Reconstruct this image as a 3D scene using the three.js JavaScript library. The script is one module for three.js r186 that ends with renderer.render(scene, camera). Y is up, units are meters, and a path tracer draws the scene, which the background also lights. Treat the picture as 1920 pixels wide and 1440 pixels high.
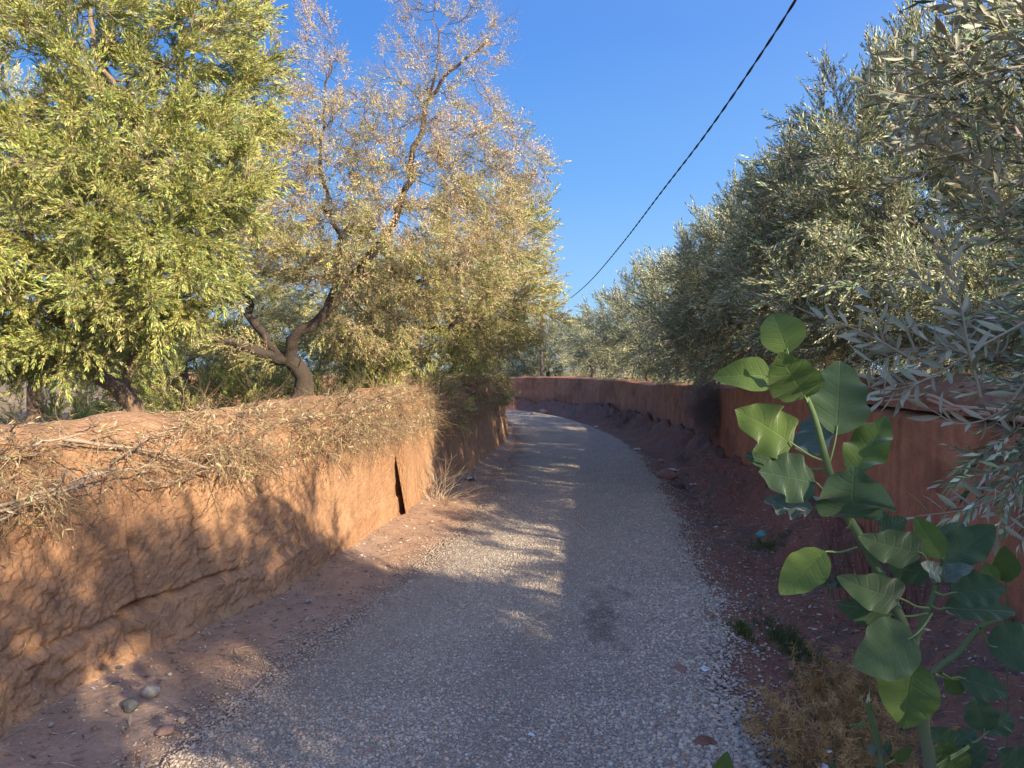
import * as THREE from 'three';
import { mergeGeometries } from 'three/addons/utils/BufferGeometryUtils.js';

// ------------------------------------------------------------------ camera, sky, sun, exposure
const scene = new THREE.Scene();
const EYE = 1.6, FOCAL = 1326, PITCH = Math.atan(28 / FOCAL);
const camera = new THREE.PerspectiveCamera(2 * Math.atan(720 / FOCAL) * 180 / Math.PI, 4 / 3, 0.05, 2000);
camera.position.set(0, EYE, 0);
camera.rotation.set(-PITCH, 0, 0);

const renderer = new THREE.WebGLRenderer({ antialias: true });
renderer.toneMapping = THREE.LinearToneMapping;
const EXPOSURE = 2.0;
renderer.toneMappingExposure = EXPOSURE;
renderer.shadowMap.enabled = true;

const SUN_EL = 23.5 * Math.PI / 180, SUN_AZ = Math.atan2(0.70, 0.71);         // the sun stands to the right and behind the camera
const sunDir = new THREE.Vector3(Math.cos(SUN_AZ) * Math.cos(SUN_EL), Math.sin(SUN_EL), Math.sin(SUN_AZ) * Math.cos(SUN_EL));
const sun = new THREE.DirectionalLight(new THREE.Color().setRGB(1.0, 0.83, 0.58), 5);
sun.position.copy(sunDir).multiplyScalar(60);
sun.castShadow = true;
Object.assign(sun.shadow.camera, { left: -40, right: 40, top: 30, bottom: -30, near: 1, far: 140 });
sun.shadow.mapSize.set(4096, 4096);
scene.add(sun, sun.target);

{ // clear sky: deep blue overhead, paler towards the horizon and around the sun
  const W = 512, H = 256, a = new Float32Array(W * H * 4), stops = [[0, .40, .68, .97], [.10, .27, .575, .96], [.25, .125, .40, .90], [.42, .05, .265, .80], [.65, .035, .20, .67], [1, .03, .17, .57]];
  const dir = new THREE.Vector3();
  for (let j = 0; j < H; j++) for (let i = 0; i < W; i++) {
    const el = ((j + .5) / H - .5) * Math.PI, az = ((i + .5) / W - .5) * 2 * Math.PI;
    dir.set(Math.cos(el) * Math.cos(az), Math.sin(el), Math.cos(el) * Math.sin(az));
    const s = Math.max(0, dir.y); let k = 0; while (k < stops.length - 2 && s > stops[k + 1][0]) k++;
    const A = stops[k], B = stops[k + 1], t = Math.min(1, (s - A[0]) / (B[0] - A[0]));
    const ang = Math.acos(Math.min(1, Math.max(-1, dir.dot(sunDir)))), halo = 3.3 * Math.exp(-ang / .59);
    const hz = Math.exp(-s / .16), o = (j * W + i) * 4, w = [1, .93, .80];
    for (let c = 0; c < 3; c++) a[o + c] = ((A[1 + c] + (B[1 + c] - A[1 + c]) * t) * (1 + .25 * halo) + w[c] * halo * (.55 + .5 * hz)) / EXPOSURE;
    a[o + 3] = 1;
  }
  const sky = new THREE.DataTexture(a, W, H, THREE.RGBAFormat, THREE.FloatType);
  sky.mapping = THREE.EquirectangularReflectionMapping; sky.magFilter = THREE.LinearFilter; sky.needsUpdate = true;
  scene.background = sky; scene.environment = sky;
}

// ------------------------------------------------------------------ helpers
const V = (x, y, z) => new THREE.Vector3(x, y, z);
function RNG(seed) { let s = seed | 0; const r = () => { s = (s + 0x6d2b79f5) | 0; let t = Math.imul(s ^ (s >>> 15), 1 | s); t = (t + Math.imul(t ^ (t >>> 7), 61 | t)) ^ t; return ((t ^ (t >>> 14)) >>> 0) / 4294967296; };
  r.in = (a, b) => a + (b - a) * r(); r.pm = (a = 1) => (r() * 2 - 1) * a; r.n = () => (r() + r() + r() - 1.5) / .75; r.pick = (l) => l[Math.floor(r() * l.length)]; return r; }
const clamp = (x, a = 0, b = 1) => x < a ? a : x > b ? b : x, mix = (a, b, t) => a + (b - a) * t, sm = (a, b, x) => { const t = clamp((x - a) / (b - a)); return t * t * (3 - 2 * t); };
const hash = (x, y, z) => { let h = Math.imul(x, 374761393) ^ Math.imul(y, 668265263) ^ Math.imul(z, 2147483647 - 1274126177); h = Math.imul(h ^ (h >>> 13), 1274126177); h ^= h >>> 16; return (h >>> 0) / 4294967296; };
function vn(x, y, z = 0) { const X = Math.floor(x), Y = Math.floor(y), Z = Math.floor(z); let u = x - X, v = y - Y, w = z - Z; u = u * u * (3 - 2 * u); v = v * v * (3 - 2 * v); w = w * w * (3 - 2 * w);
  const l = (a, b, t) => a + (b - a) * t;
  return l(l(l(hash(X, Y, Z), hash(X + 1, Y, Z), u), l(hash(X, Y + 1, Z), hash(X + 1, Y + 1, Z), u), v), l(l(hash(X, Y, Z + 1), hash(X + 1, Y, Z + 1), u), l(hash(X, Y + 1, Z + 1), hash(X + 1, Y + 1, Z + 1), u), v), w) * 2 - 1; }
function fbm(x, y, z = 0, o = 4) { let s = 0, a = .5; for (let i = 0; i < o; i++) { s += a * vn(x, y, z); x = x * 2.03 + 11.3; y = y * 2.03 + 4.7; z = z * 2.03 + 7.1; a *= .5; } return s; }
function cell(x, y, seed = 0) { const X = Math.floor(x), Y = Math.floor(y); let f1 = 9, f2 = 9, id = 0;
  for (let j = -1; j <= 1; j++) for (let i = -1; i <= 1; i++) { const a = X + i, b = Y + j, px = a + hash(a, b, seed) - x, py = b + hash(a, b, seed + 7) - y, d = px * px + py * py; if (d < f1) { f2 = f1; f1 = d; id = hash(a, b, seed + 13); } else if (d < f2) f2 = d; }
  return [Math.sqrt(f1), Math.sqrt(f2), id]; }
// a pixel of the photograph (1920 x 1440) at the depth d straight ahead
function at(px, py, d) { const u = (px - 960) / FOCAL, v = (720 - py) / FOCAL, c = Math.cos(PITCH), s = Math.sin(PITCH), fz = c + v * s, fy = v * c - s; const k = d / fz; return V(u * k, EYE + fy * k, -d); }
function onGround(px, py) { const u = (px - 960) / FOCAL, v = (720 - py) / FOCAL, c = Math.cos(PITCH), s = Math.sin(PITCH), fz = c + v * s, fy = v * c - s; const k = -EYE / fy; return [u * k, fz * k]; }
function lerpTable(T, d, c = 1) { let k = 0; if (d <= T[0][0]) return T[0][c]; while (k < T.length - 2 && d > T[k + 1][0]) k++; const A = T[k], B = T[k + 1]; return mix(A[c], B[c], clamp((d - A[0]) / (B[0] - A[0]))); }

class GB { // collects triangles into one geometry
  constructor() { this.p = []; this.c = []; this.u = []; this.i = []; }
  get n() { return this.p.length / 3; }
  v(x, y, z, c = [1, 1, 1], u = 0, v = 0) { this.p.push(x, y, z); this.c.push(c[0], c[1], c[2]); this.u.push(u, v); return this.n - 1; }
  t(a, b, c) { this.i.push(a, b, c); }
  q(a, b, c, d) { this.i.push(a, b, c, a, c, d); }
  tube(pts, rad, sides = 5, col = [1, 1, 1], cap = true, rough = 0) {
    const n = pts.length; let t = V(0, 0, 0).subVectors(pts[1], pts[0]).normalize(), nr = Math.abs(t.y) < .9 ? V(0, 1, 0) : V(1, 0, 0); nr = nr.clone().addScaledVector(t, -nr.dot(t)).normalize();
    const b = V(0, 0, 0), rows = []; let len = 0;
    for (let k = 0; k < n; k++) {
      const tt = V(0, 0, 0).subVectors(pts[Math.min(n - 1, k + 1)], pts[Math.max(0, k - 1)]); if (tt.lengthSq() > 1e-14) t = tt.normalize();
      nr.addScaledVector(t, -nr.dot(t)).normalize(); b.crossVectors(t, nr);
      if (k) len += pts[k].distanceTo(pts[k - 1]);
      const R = typeof rad === 'number' ? rad : rad[k], row = [], c = typeof col === 'function' ? col(k / (n - 1)) : col;
      for (let s = 0; s <= sides; s++) { const a = s / sides * Math.PI * 2, j = rough ? 1 + rough * vn(pts[k].x * 9 + Math.cos(a) * 1.7, pts[k].y * 9 + Math.sin(a) * 1.7, pts[k].z * 9) : 1, ca = Math.cos(a) * R * j, sa = Math.sin(a) * R * j; row.push(this.v(pts[k].x + nr.x * ca + b.x * sa, pts[k].y + nr.y * ca + b.y * sa, pts[k].z + nr.z * ca + b.z * sa, c, s / sides * Math.max(.03, R * 6.3), len)); }
      rows.push(row);
    }
    for (let k = 0; k < n - 1; k++) for (let s = 0; s < sides; s++) this.q(rows[k][s], rows[k][s + 1], rows[k + 1][s + 1], rows[k + 1][s]);
    if (cap) for (const [k, f] of [[0, 1], [n - 1, 0]]) { const c = this.v(pts[k].x, pts[k].y, pts[k].z, typeof col === 'function' ? col(k ? 1 : 0) : col); for (let s = 0; s < sides; s++) f ? this.t(c, rows[k][s + 1], rows[k][s]) : this.t(c, rows[k][s], rows[k][s + 1]); }
  }
  geo(smooth = true) { const g = new THREE.BufferGeometry(); g.setAttribute('position', new THREE.Float32BufferAttribute(this.p, 3)); g.setAttribute('color', new THREE.Float32BufferAttribute(this.c, 3)); g.setAttribute('uv', new THREE.Float32BufferAttribute(this.u, 2)); g.setIndex(this.i); if (smooth) g.computeVertexNormals(); return g; }
}
const used = new Map();
function numbered(n) { const k = used.get(n) ?? 0; used.set(n, k + 1); return k ? n + '_' + String(k).padStart(3, '0') : n; }
function mesh(name, g, m, parent) { const o = new THREE.Mesh(g, m); o.name = parent ? name : numbered(name); o.castShadow = o.receiveShadow = true; (parent ?? scene).add(o); return o; }
function tag(o, label, category, group) { o.userData.label = label; o.userData.category = category; if (group) o.userData.group = group; return o; }
function thing(name, label, category, p = [0, 0, 0], group) { const o = new THREE.Group(); o.name = numbered(name); o.position.set(...p); scene.add(o); return tag(o, label, category, group); }
function copies(name, g, m, list, parent) { // list of [Matrix4, [r, g, b]]
  const o = new THREE.InstancedMesh(g, m, list.length), c = new THREE.Color(); o.name = parent ? name : numbered(name);
  list.forEach(([M, k], i) => { o.setMatrixAt(i, M); o.setColorAt(i, c.setRGB(...(k ?? [1, 1, 1]))); });
  o.castShadow = o.receiveShadow = true; o.userData.kind = 'stuff'; (parent ?? scene).add(o); return o;
}
const _q = new THREE.Quaternion(), _q2 = new THREE.Quaternion(), _up = V(0, 1, 0);
function place(pos, dir, roll, sx, sy = sx, sz = sx) { _q.setFromUnitVectors(_up, dir); _q2.setFromAxisAngle(_up, roll); _q.multiply(_q2); return new THREE.Matrix4().compose(pos, _q.clone(), V(sx, sy, sz)); }

// ------------------------------------------------------------------ textures
function dataTex(N, f, srgb, rep = 1) { const a = new Uint8Array(N * N * 4); for (let j = 0; j < N; j++) for (let i = 0; i < N; i++) { const c = f(i / N, j / N), o = (j * N + i) * 4; a[o] = clamp(c[0]) * 255; a[o + 1] = clamp(c[1]) * 255; a[o + 2] = clamp(c[2]) * 255; a[o + 3] = 255; }
  const t = new THREE.DataTexture(a, N, N); t.wrapS = t.wrapT = THREE.RepeatWrapping; t.magFilter = THREE.LinearFilter; if (srgb) t.colorSpace = THREE.SRGBColorSpace; t.repeat.set(rep, rep); t.needsUpdate = true; return t; }
// tiling noise: value noise on a wrapped lattice
function tn(u, v, n, seed) { const x = u * n, y = v * n, X = Math.floor(x), Y = Math.floor(y); let a = x - X, b = y - Y; a = a * a * (3 - 2 * a); b = b * b * (3 - 2 * b); const h = (i, j) => hash(((i % n) + n) % n, ((j % n) + n) % n, seed); return mix(mix(h(X, Y), h(X + 1, Y), a), mix(h(X, Y + 1), h(X + 1, Y + 1), a), b); }
function tf(u, v, n, seed, o = 5) { let s = 0, a = .5, t = 0; for (let i = 0; i < o; i++) { s += a * tn(u, v, n, seed + i * 17); t += a; n *= 2; a *= .55; } return s / t; }
function tcell(u, v, n, seed) { const x = u * n, y = v * n, X = Math.floor(x), Y = Math.floor(y); let f1 = 9, f2 = 9, id = 0; const w = (k) => ((k % n) + n) % n;
  for (let j = -1; j <= 1; j++) for (let i = -1; i <= 1; i++) { const a = X + i, b = Y + j, dx = a + hash(w(a), w(b), seed) - x, dy = b + hash(w(a), w(b), seed + 7) - y, d = dx * dx + dy * dy; if (d < f1) { f2 = f1; f1 = d; id = hash(w(a), w(b), seed + 13); } else if (d < f2) f2 = d; } return [Math.sqrt(f1), Math.sqrt(f2), id]; }
const earthMap = dataTex(1024, (u, v) => { const a = tf(u, v, 12, 3), b = tf(u, v, 96, 9, 3), s = tcell(u, v, 130, 5), st = s[2] > .93 && s[0] < .34 ? .16 : 0, k = .62 + .34 * a + .26 * (b - .5) + st; return [k, k * (.985 + .03 * a), k * (.96 + .08 * a + st * .5)]; }, false);
const earthBump = dataTex(1024, (u, v) => { const b = tf(u, v, 40, 21, 5), c = tcell(u, v, 110, 5), k = .25 + .6 * b + (c[2] > .8 ? .35 * clamp(.4 - c[0]) : 0); return [k, k, k]; }, false);
const gravelMap = dataTex(1024, (u, v) => { const c = tcell(u, v, 84, 31), c2 = tcell(u, v, 190, 37), dirt = tf(u, v, 10, 41), big = c[2] > .35, id = big ? c[2] * 7 % 1 : c2[2], e = big ? c[1] - c[0] : c2[1] - c2[0], k = mix(.55, 1, id), d = sm(.02, .12, e) * mix(.75, 1, 1 - dirt), w = id > .9 ? 1.12 : 1; return [mix(.74, k * w * (id > .6 && id < .7 ? 1.06 : 1), d), mix(.66, k * w * .985, d), mix(.58, k * w * (id > .8 ? .93 : 1.0), d)]; }, false);
const gravelBump = dataTex(1024, (u, v) => { const c = tcell(u, v, 84, 31), c2 = tcell(u, v, 190, 37), k = c[2] > .35 ? .35 + .65 * sm(0, .5, c[1] - c[0]) * (.6 + .4 * (c[2] * 3 % 1)) : .1 + .45 * sm(0, .5, c2[1] - c2[0]); return [k, k, k]; }, false);
const plasterBump = dataTex(1024, (u, v) => { const st = tf(u, v * .12, 64, 51, 3), g = tf(u, v, 60, 57, 4), k = .5 * st + .5 * g; return [k, k, k]; }, false);
const barkBump = dataTex(512, (u, v) => { const k = .6 * tf(u, v * .25, 24, 61, 4) + .4 * tf(u, v, 30, 67, 3); return [k, k, k]; }, false);
const veinMap = dataTex(512, (u, v) => { const y = Math.abs(v - .5) * 2, mid = 1 - sm(.012, .035, y), s = ((u * 7.5 - y * 1.15 + .02 * tn(u, v, 8, 3)) % 1 + 1) % 1, side = (1 - sm(.03, .075, Math.abs(s - .5))) * sm(.98, .6, y) * .55, n = tf(u, v, 24, 71, 4), k = .80 + .14 * (n - .5); const l = Math.max(mid, side * .5); return [mix(k, .98, l), mix(k, 1, l * .8), mix(k, .9, l)]; }, false);
const veinBump = dataTex(512, (u, v) => { const y = Math.abs(v - .5) * 2, mid = 1 - sm(.01, .05, y), s = ((u * 7.5 - y * 1.15) % 1 + 1) % 1, side = (1 - sm(.03, .16, Math.abs(s - .5))) * sm(.98, .6, y) * .6, k = .6 - .5 * Math.max(mid, side) + .15 * tf(u, v, 40, 73, 3); return [k, k, k]; }, false);

// ------------------------------------------------------------------ materials
const std = (o) => new THREE.MeshStandardMaterial({ roughness: .95, metalness: 0, vertexColors: true, ...o });
const rep = (t, r, r2 = r) => { const c = t.clone(); c.repeat.set(r, r2); c.needsUpdate = true; return c; };
const M = {
  mud: std({ map: rep(earthMap, 1.1), bumpMap: rep(earthBump, 1.1), bumpScale: .022 }),
  redmud: std({ map: rep(earthMap, .9), bumpMap: rep(plasterBump, .8), bumpScale: .012 }),
  ground: std({ map: rep(earthMap, .8), bumpMap: rep(earthBump, .8), bumpScale: .014 }),
  road: std({ map: rep(gravelMap, .75), bumpMap: rep(gravelBump, .75), bumpScale: .016, roughness: .92 }),
  stone: std({ map: rep(earthMap, 3), bumpMap: rep(earthBump, 3), bumpScale: .004, roughness: .85 }),
  bark: std({ bumpMap: rep(barkBump, 3, 1.5), bumpScale: .02 }),
  twig: std({ roughness: .9 }),
  leaf: std({ roughness: .58 }),
  dry: std({ roughness: .8 }),
  broad: new THREE.MeshPhysicalMaterial({ vertexColors: true, map: veinMap, bumpMap: veinBump, bumpScale: .0015, roughness: 1, transmission: .5, thickness: 0, clearcoat: .06, clearcoatRoughness: .5 }),
  cable: std({ color: 0x16161c, roughness: .6, vertexColors: false }),
  plain: std({ roughness: .8 }),
};

// ------------------------------------------------------------------ plan of the lane: [depth, left gravel edge, right gravel edge]
const GRAVEL = [[-12, -1.7, .2], [0, -1.55, .45], [1.5, -1.48, .66], [2.84, -1.41, .94], [4, -1.2, 1.2], [4.84, -.95, 1.35], [7.4, -.45, 1.72], [10.2, -.15, 2.08], [13.4, .02, 2.38], [16, .06, 2.45], [19.6, -.05, 2.2], [22, -.6, 1.9], [24, -1.9, 1.45], [26, -5, .9], [28, -12, -.3], [29.5, -30, -6]];
const LEFT_A = [[-3.5, -7], [-2.85, -1], [-2.5, 2], [-2.33, 3.22], [-2.2, 3.77], [-1.96, 4.44], [-1.76, 4.95], [-1.6, 5.54], [-1.45, 6.1], [-1.2, 7.24], [-1.14, 7.9]];
const LEFT_B = [[-1.14, 7.29], [-1.12, 8.3], [-.95, 9.6], [-.72, 11.2], [-.52, 13], [-.3, 15.5], [-.2, 18], [-.4, 20.5], [-1.3, 23.3], [-3.2, 25.4], [-6.5, 27], [-14, 28.6]];
const RIGHT_A = [[2.1, -7], [2.3, -2], [2.5, 1.5], [2.68, 3], [2.9, 5], [3.05, 6.9]];
const RIGHT_B = [[3.1, 6.96], [3.18, 9], [3.25, 11.35]];
const RIGHT_C = [[3.48, 11.5], [3.78, 14.2], [3.92, 18], [3.68, 22], [3.0, 25.6], [1.9, 28.6], [0, 31], [-3, 32.6], [-9, 34], [-20, 35]];
function polyDist(P, x, d) { let best = 1e9, side = 0; for (let k = 0; k < P.length - 1; k++) { const [ax, ay] = P[k], [bx, by] = P[k + 1], ex = bx - ax, ey = by - ay, t = clamp(((x - ax) * ex + (d - ay) * ey) / (ex * ex + ey * ey)), qx = ax + ex * t - x, qy = ay + ey * t - d, q = qx * qx + qy * qy; if (q < best) { best = q; side = ex * (d - ay) - ey * (x - ax); } } return (side > 0 ? 1 : -1) * Math.sqrt(best); }
const LEFT_ALL = [...LEFT_A.slice(0, -1), ...LEFT_B], RIGHT_ALL = [...RIGHT_A, ...RIGHT_B, ...RIGHT_C];
// signed distances: positive on the lane's side
const fromLeft = (x, d) => -polyDist(LEFT_ALL, x, d), fromRight = (x, d) => polyDist(RIGHT_ALL, x, d);
const gL = (d) => lerpTable(GRAVEL, d, 1), gR = (d) => lerpTable(GRAVEL, d, 2);
function groundAt(x, d, fine = true) {
  const fr = fromRight(x, d), fl = fromLeft(x, d); let h = 0;
  const n1 = fbm(x * .9, d * .9, 3, 3), n2 = fine ? fbm(x * 4, d * 4, 5, 4) : 0;
  if (fr < 0 || fl < 0) { const f = fr < 0 ? -fr : -fl; return .22 * sm(-.1, .3, f) + .10 * n1 + .03 * n2 + .12 * sm(3, 14, f); }
  const e = x - gR(d);                                            // past the gravel on the right: a shallow ditch, then the bank below the wall
  const bw = .62 + .16 * fbm(d * .7, 1.3, 0, 3);
  if (e > 0) h -= .13 * sm(0, .55, e) * sm(.1, .7, fr);
  const b = sm(bw + .12, .05, fr), lump = fine ? fbm(x * 3.1, d * 2.3, 8, 4) : 0, lump2 = fine ? Math.abs(fbm(x * 7, d * 6, 2, 3)) : 0;
  h += b * (.34 + .10 * n1 + .26 * lump - .18 * lump2) + .02 * n2 * sm(-.1, .3, e);
  const l = gL(d) - x; if (l > 0) h += .05 * sm(0, .6, l) + .012 * n2 + .05 * sm(.30, .0, fl) + .02 * n1 * sm(0, .4, l);
  else if (e < 0) h += .012 * n1 + .006 * n2 - .018 * Math.exp(-(((x - mix(gL(d), gR(d), .28)) / .22) ** 2)) - .018 * Math.exp(-(((x - mix(gL(d), gR(d), .78)) / .22) ** 2));
  return h;
}
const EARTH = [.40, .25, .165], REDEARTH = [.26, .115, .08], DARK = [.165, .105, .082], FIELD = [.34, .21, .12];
const mixc = (a, b, t) => [mix(a[0], b[0], t), mix(a[1], b[1], t), mix(a[2], b[2], t)], mul = (a, k) => [a[0] * k, a[1] * k, a[2] * k];
function axis(lo, hi, inner0, inner1, step, grow) { const a = []; let x = inner0, s = step; while (x > lo) { s *= grow; x -= s; a.unshift(x); } for (x = inner0; x < inner1; x += step) a.push(x); s = step; while (x < hi) { a.push(x); s *= grow; x += s; } a.push(hi); return a; }
{ // the ground: one sheet, finest near the camera
  const X = axis(-400, 400, -2.7, 3.4, .026, 1.09), D = []; let d = -300, s; for (; d < -8;) { D.push(d); d += Math.max(.6, (-8 - d) * .25); } for (d = -8; d < 1.5; d += .25) D.push(d); for (d = 1.5; d < 40;) { D.push(d); d += Math.max(.022, d * .0085); } for (; d < 900;) { D.push(d); d *= 1.12; } D.push(900);
  const g = new GB();
  for (const dd of D) for (const x of X) {
    const far = Math.abs(x) > 60 || dd > 70 || dd < -40, fr = far ? -20 : fromRight(x, dd), fl = far ? -20 : fromLeft(x, dd), h = far ? .3 : groundAt(x, dd, Math.abs(x) < 5 && dd < 40 && dd > 0);
    let c = EARTH; const n = fbm(x * 1.3, dd * 1.3, 0, 4), n2 = fbm(x * 6, dd * 6, 2, 3);
    if (fr < 0 || fl < 0) c = mixc(FIELD, [.30, .25, .12], clamp(.5 + n));
    else { const e = x - gR(dd), l = gL(dd) - x;
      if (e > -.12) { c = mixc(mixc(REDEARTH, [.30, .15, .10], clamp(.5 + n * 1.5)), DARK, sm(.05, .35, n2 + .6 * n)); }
      else if (l < -.05) c = mixc(EARTH, [.27, .24, .22], .7); else c = mixc([.39, .275, .21], EARTH, clamp(.5 + n * 1.4)); c = mul(c, 1 + .22 * n2 + .12 * n); }
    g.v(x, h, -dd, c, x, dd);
  }
  const nx = X.length; for (let j = 0; j < D.length - 1; j++) for (let i = 0; i < nx - 1; i++) g.q(j * nx + i, j * nx + i + 1, (j + 1) * nx + i + 1, (j + 1) * nx + i);
  const o = mesh('ground', g.geo(), M.ground); o.userData.kind = 'structure'; console.log('ground', g.i.length / 3);
}
const stainAt = (x, d) => { const g = .8 * Math.exp(-(((x - .56) / .16) ** 2 + ((d - 4.4) / .55) ** 2)) + .5 * Math.exp(-(((x - .75) / .2) ** 2 + ((d - 5.0) / .22) ** 2)); return .6 * sm(.30, .75, g + (g > .05 ? .5 * fbm(x * 11, d * 7, 6, 4) : 0)); };
const ragged = (d, s) => .09 * fbm(d * 1.7, s, 0, 3) + .05 * fbm(d * 7, s + 5, 0, 2);
{ // the gravel lane, a sheet just above the ground with ragged edges
  const g = new GB(), D = []; for (let d = -10; d < 1.5; d += .4) D.push(d); for (let d = 1.5; d < 29.4;) { D.push(d); d += Math.max(.035, d * .009); }
  const NX = 84; const inside = (x, d) => fromRight(x, d) > .75;
  for (const d of D) { const a = gL(d) + ragged(d, 1), b = gR(d) + ragged(d, 9); for (let i = 0; i <= NX; i++) { const t = i / NX, x = mix(a, b, t), edge = Math.min(t, 1 - t) * (b - a); const n = fbm(x * 1.1, d * .8, 4, 4), n2 = fbm(x * 5, d * 4, 6, 3);
      const stain = stainAt(x, d);
      let c = mixc([.51, .45, .38], [.455, .41, .355], clamp(.5 + n * 1.3)); c = mixc(c, [.335, .225, .165], sm(.35, .0, t * (b - a) + .12 * n2) * .7); c = mixc(c, [.115, .10, .085], stain); c = mul(c, 1 + .16 * n2);
      g.v(x, groundAt(x, d) + .004 + .012 * sm(0, .12, edge), -d, c, x, d); } }
  const nx = NX + 1; for (let j = 0; j < D.length - 1; j++) for (let i = 0; i < NX; i++) g.q(j * nx + i, j * nx + i + 1, (j + 1) * nx + i + 1, (j + 1) * nx + i);
  const o = mesh('gravel_road', g.geo(), M.road); o.userData.kind = 'structure'; console.log('road', g.i.length / 3);
}

// ------------------------------------------------------------------ earth walls
function resample(P, step) { const pts = P.map(([x, d]) => V(x, 0, -d)), c = new THREE.CatmullRomCurve3(pts, false, 'centripetal'), L = c.getLength(), out = []; let s = 0; while (s < L) { const p = c.getPointAt(s / L), t = c.getTangentAt(s / L); out.push({ p, t, s }); s += step(-p.z); } out.push({ p: c.getPointAt(1), t: c.getTangentAt(1), s: L }); return out; }
// lane: +1 when the lane lies on the right-hand side of the path, -1 on its left
function earthWall(P, { lane, step, rows, H, foot = -.12, batter = .1, thick = .45, round = .25, disp, color, uvs = 1 }) {
  const S = resample(P, step), g = new GB(), nrm = V(0, 0, 0), N = rows, prof = [];
  for (const { p, t, s } of S) {
    nrm.set(-t.z, 0, t.x).normalize().multiplyScalar(lane); const h = H(s, -p.z), fy = h - round, L1 = fy - foot, L2 = Math.PI / 2 * (round + thick) / 2 * 1.05, L3 = .9, tot = L1 + L2 + L3;
    for (let k = 0; k < N; k++) {
      // rows are spent on the front face and the crown
      const f = k / (N - 1), l = f < .62 ? f / .62 * L1 : f < .9 ? L1 + (f - .62) / .28 * L2 : L1 + L2 + (f - .9) / .1 * L3;
      let o, y, no, ny;
      if (l <= L1) { y = foot + l; const b = 1 - y / h, bt = typeof batter === 'function' ? batter(-p.z) : batter; o = bt * b * b; no = 1; ny = 0; }
      else if (l <= L1 + L2) { const a = (l - L1) / L2 * Math.PI * .5; const a2 = a * 1.0; o = (typeof batter === 'function' ? batter(-p.z) : batter) * (round / h) ** 2 - thick * (1 - Math.cos(a2)) * .92; y = fy + round * Math.sin(a2); no = Math.cos(a2); ny = Math.sin(a2); }
      else { const q = (l - L1 - L2) / L3; o = -thick - .02; y = mix(h, -.1, q); no = -1; ny = 0; }
      const q = disp ? disp(s, y, -p.z, l, ny, p) : 0;
      const x = p.x + nrm.x * (o + q * no), z = p.z + nrm.z * (o + q * no), yy = y + q * ny;
      g.v(x, yy, z, color(s, yy, -p.z, ny, q), s * uvs, l * uvs);
    }
  }
  const n = S.length; for (let j = 0; j < n - 1; j++) for (let k = 0; k < N - 1; k++) { const a = j * N + k; lane > 0 ? g.q(a, a + N, a + N + 1, a + 1) : g.q(a, a + 1, a + N + 1, a + N); }
  for (const j of [0, n - 1]) { const b = j * N, P0 = V(0, 0, 0), ids = []; for (let k = 0; k < N; k++) { const o = (b + k) * 3; ids.push(g.v(g.p[o], g.p[o + 1], g.p[o + 2], [g.c[o], g.c[o + 1], g.c[o + 2]], g.p[o] * 2, g.p[o + 1])); P0.add(V(g.p[o], g.p[o + 1], g.p[o + 2])); } P0.multiplyScalar(1 / N); const c = g.v(P0.x, P0.y, P0.z, color(0, P0.y, 0, 0, 0), P0.x * 2, P0.y); for (let k = 0; k < N - 1; k++) g.t(c, ids[k], ids[k + 1]); }
  return g.geo();
}
const topL = (d) => lerpTable([[-7, 1.3], [3, 1.33], [4.6, 1.325], [6.3, 1.34], [7.3, 1.37], [10, 1.37], [18, 1.37], [30, 1.35]], d);
const near = (a, k = .0035, b = 30) => (d) => d < .5 ? .12 : d < 2.6 ? .03 : clamp(d * k, a, .2);
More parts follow.
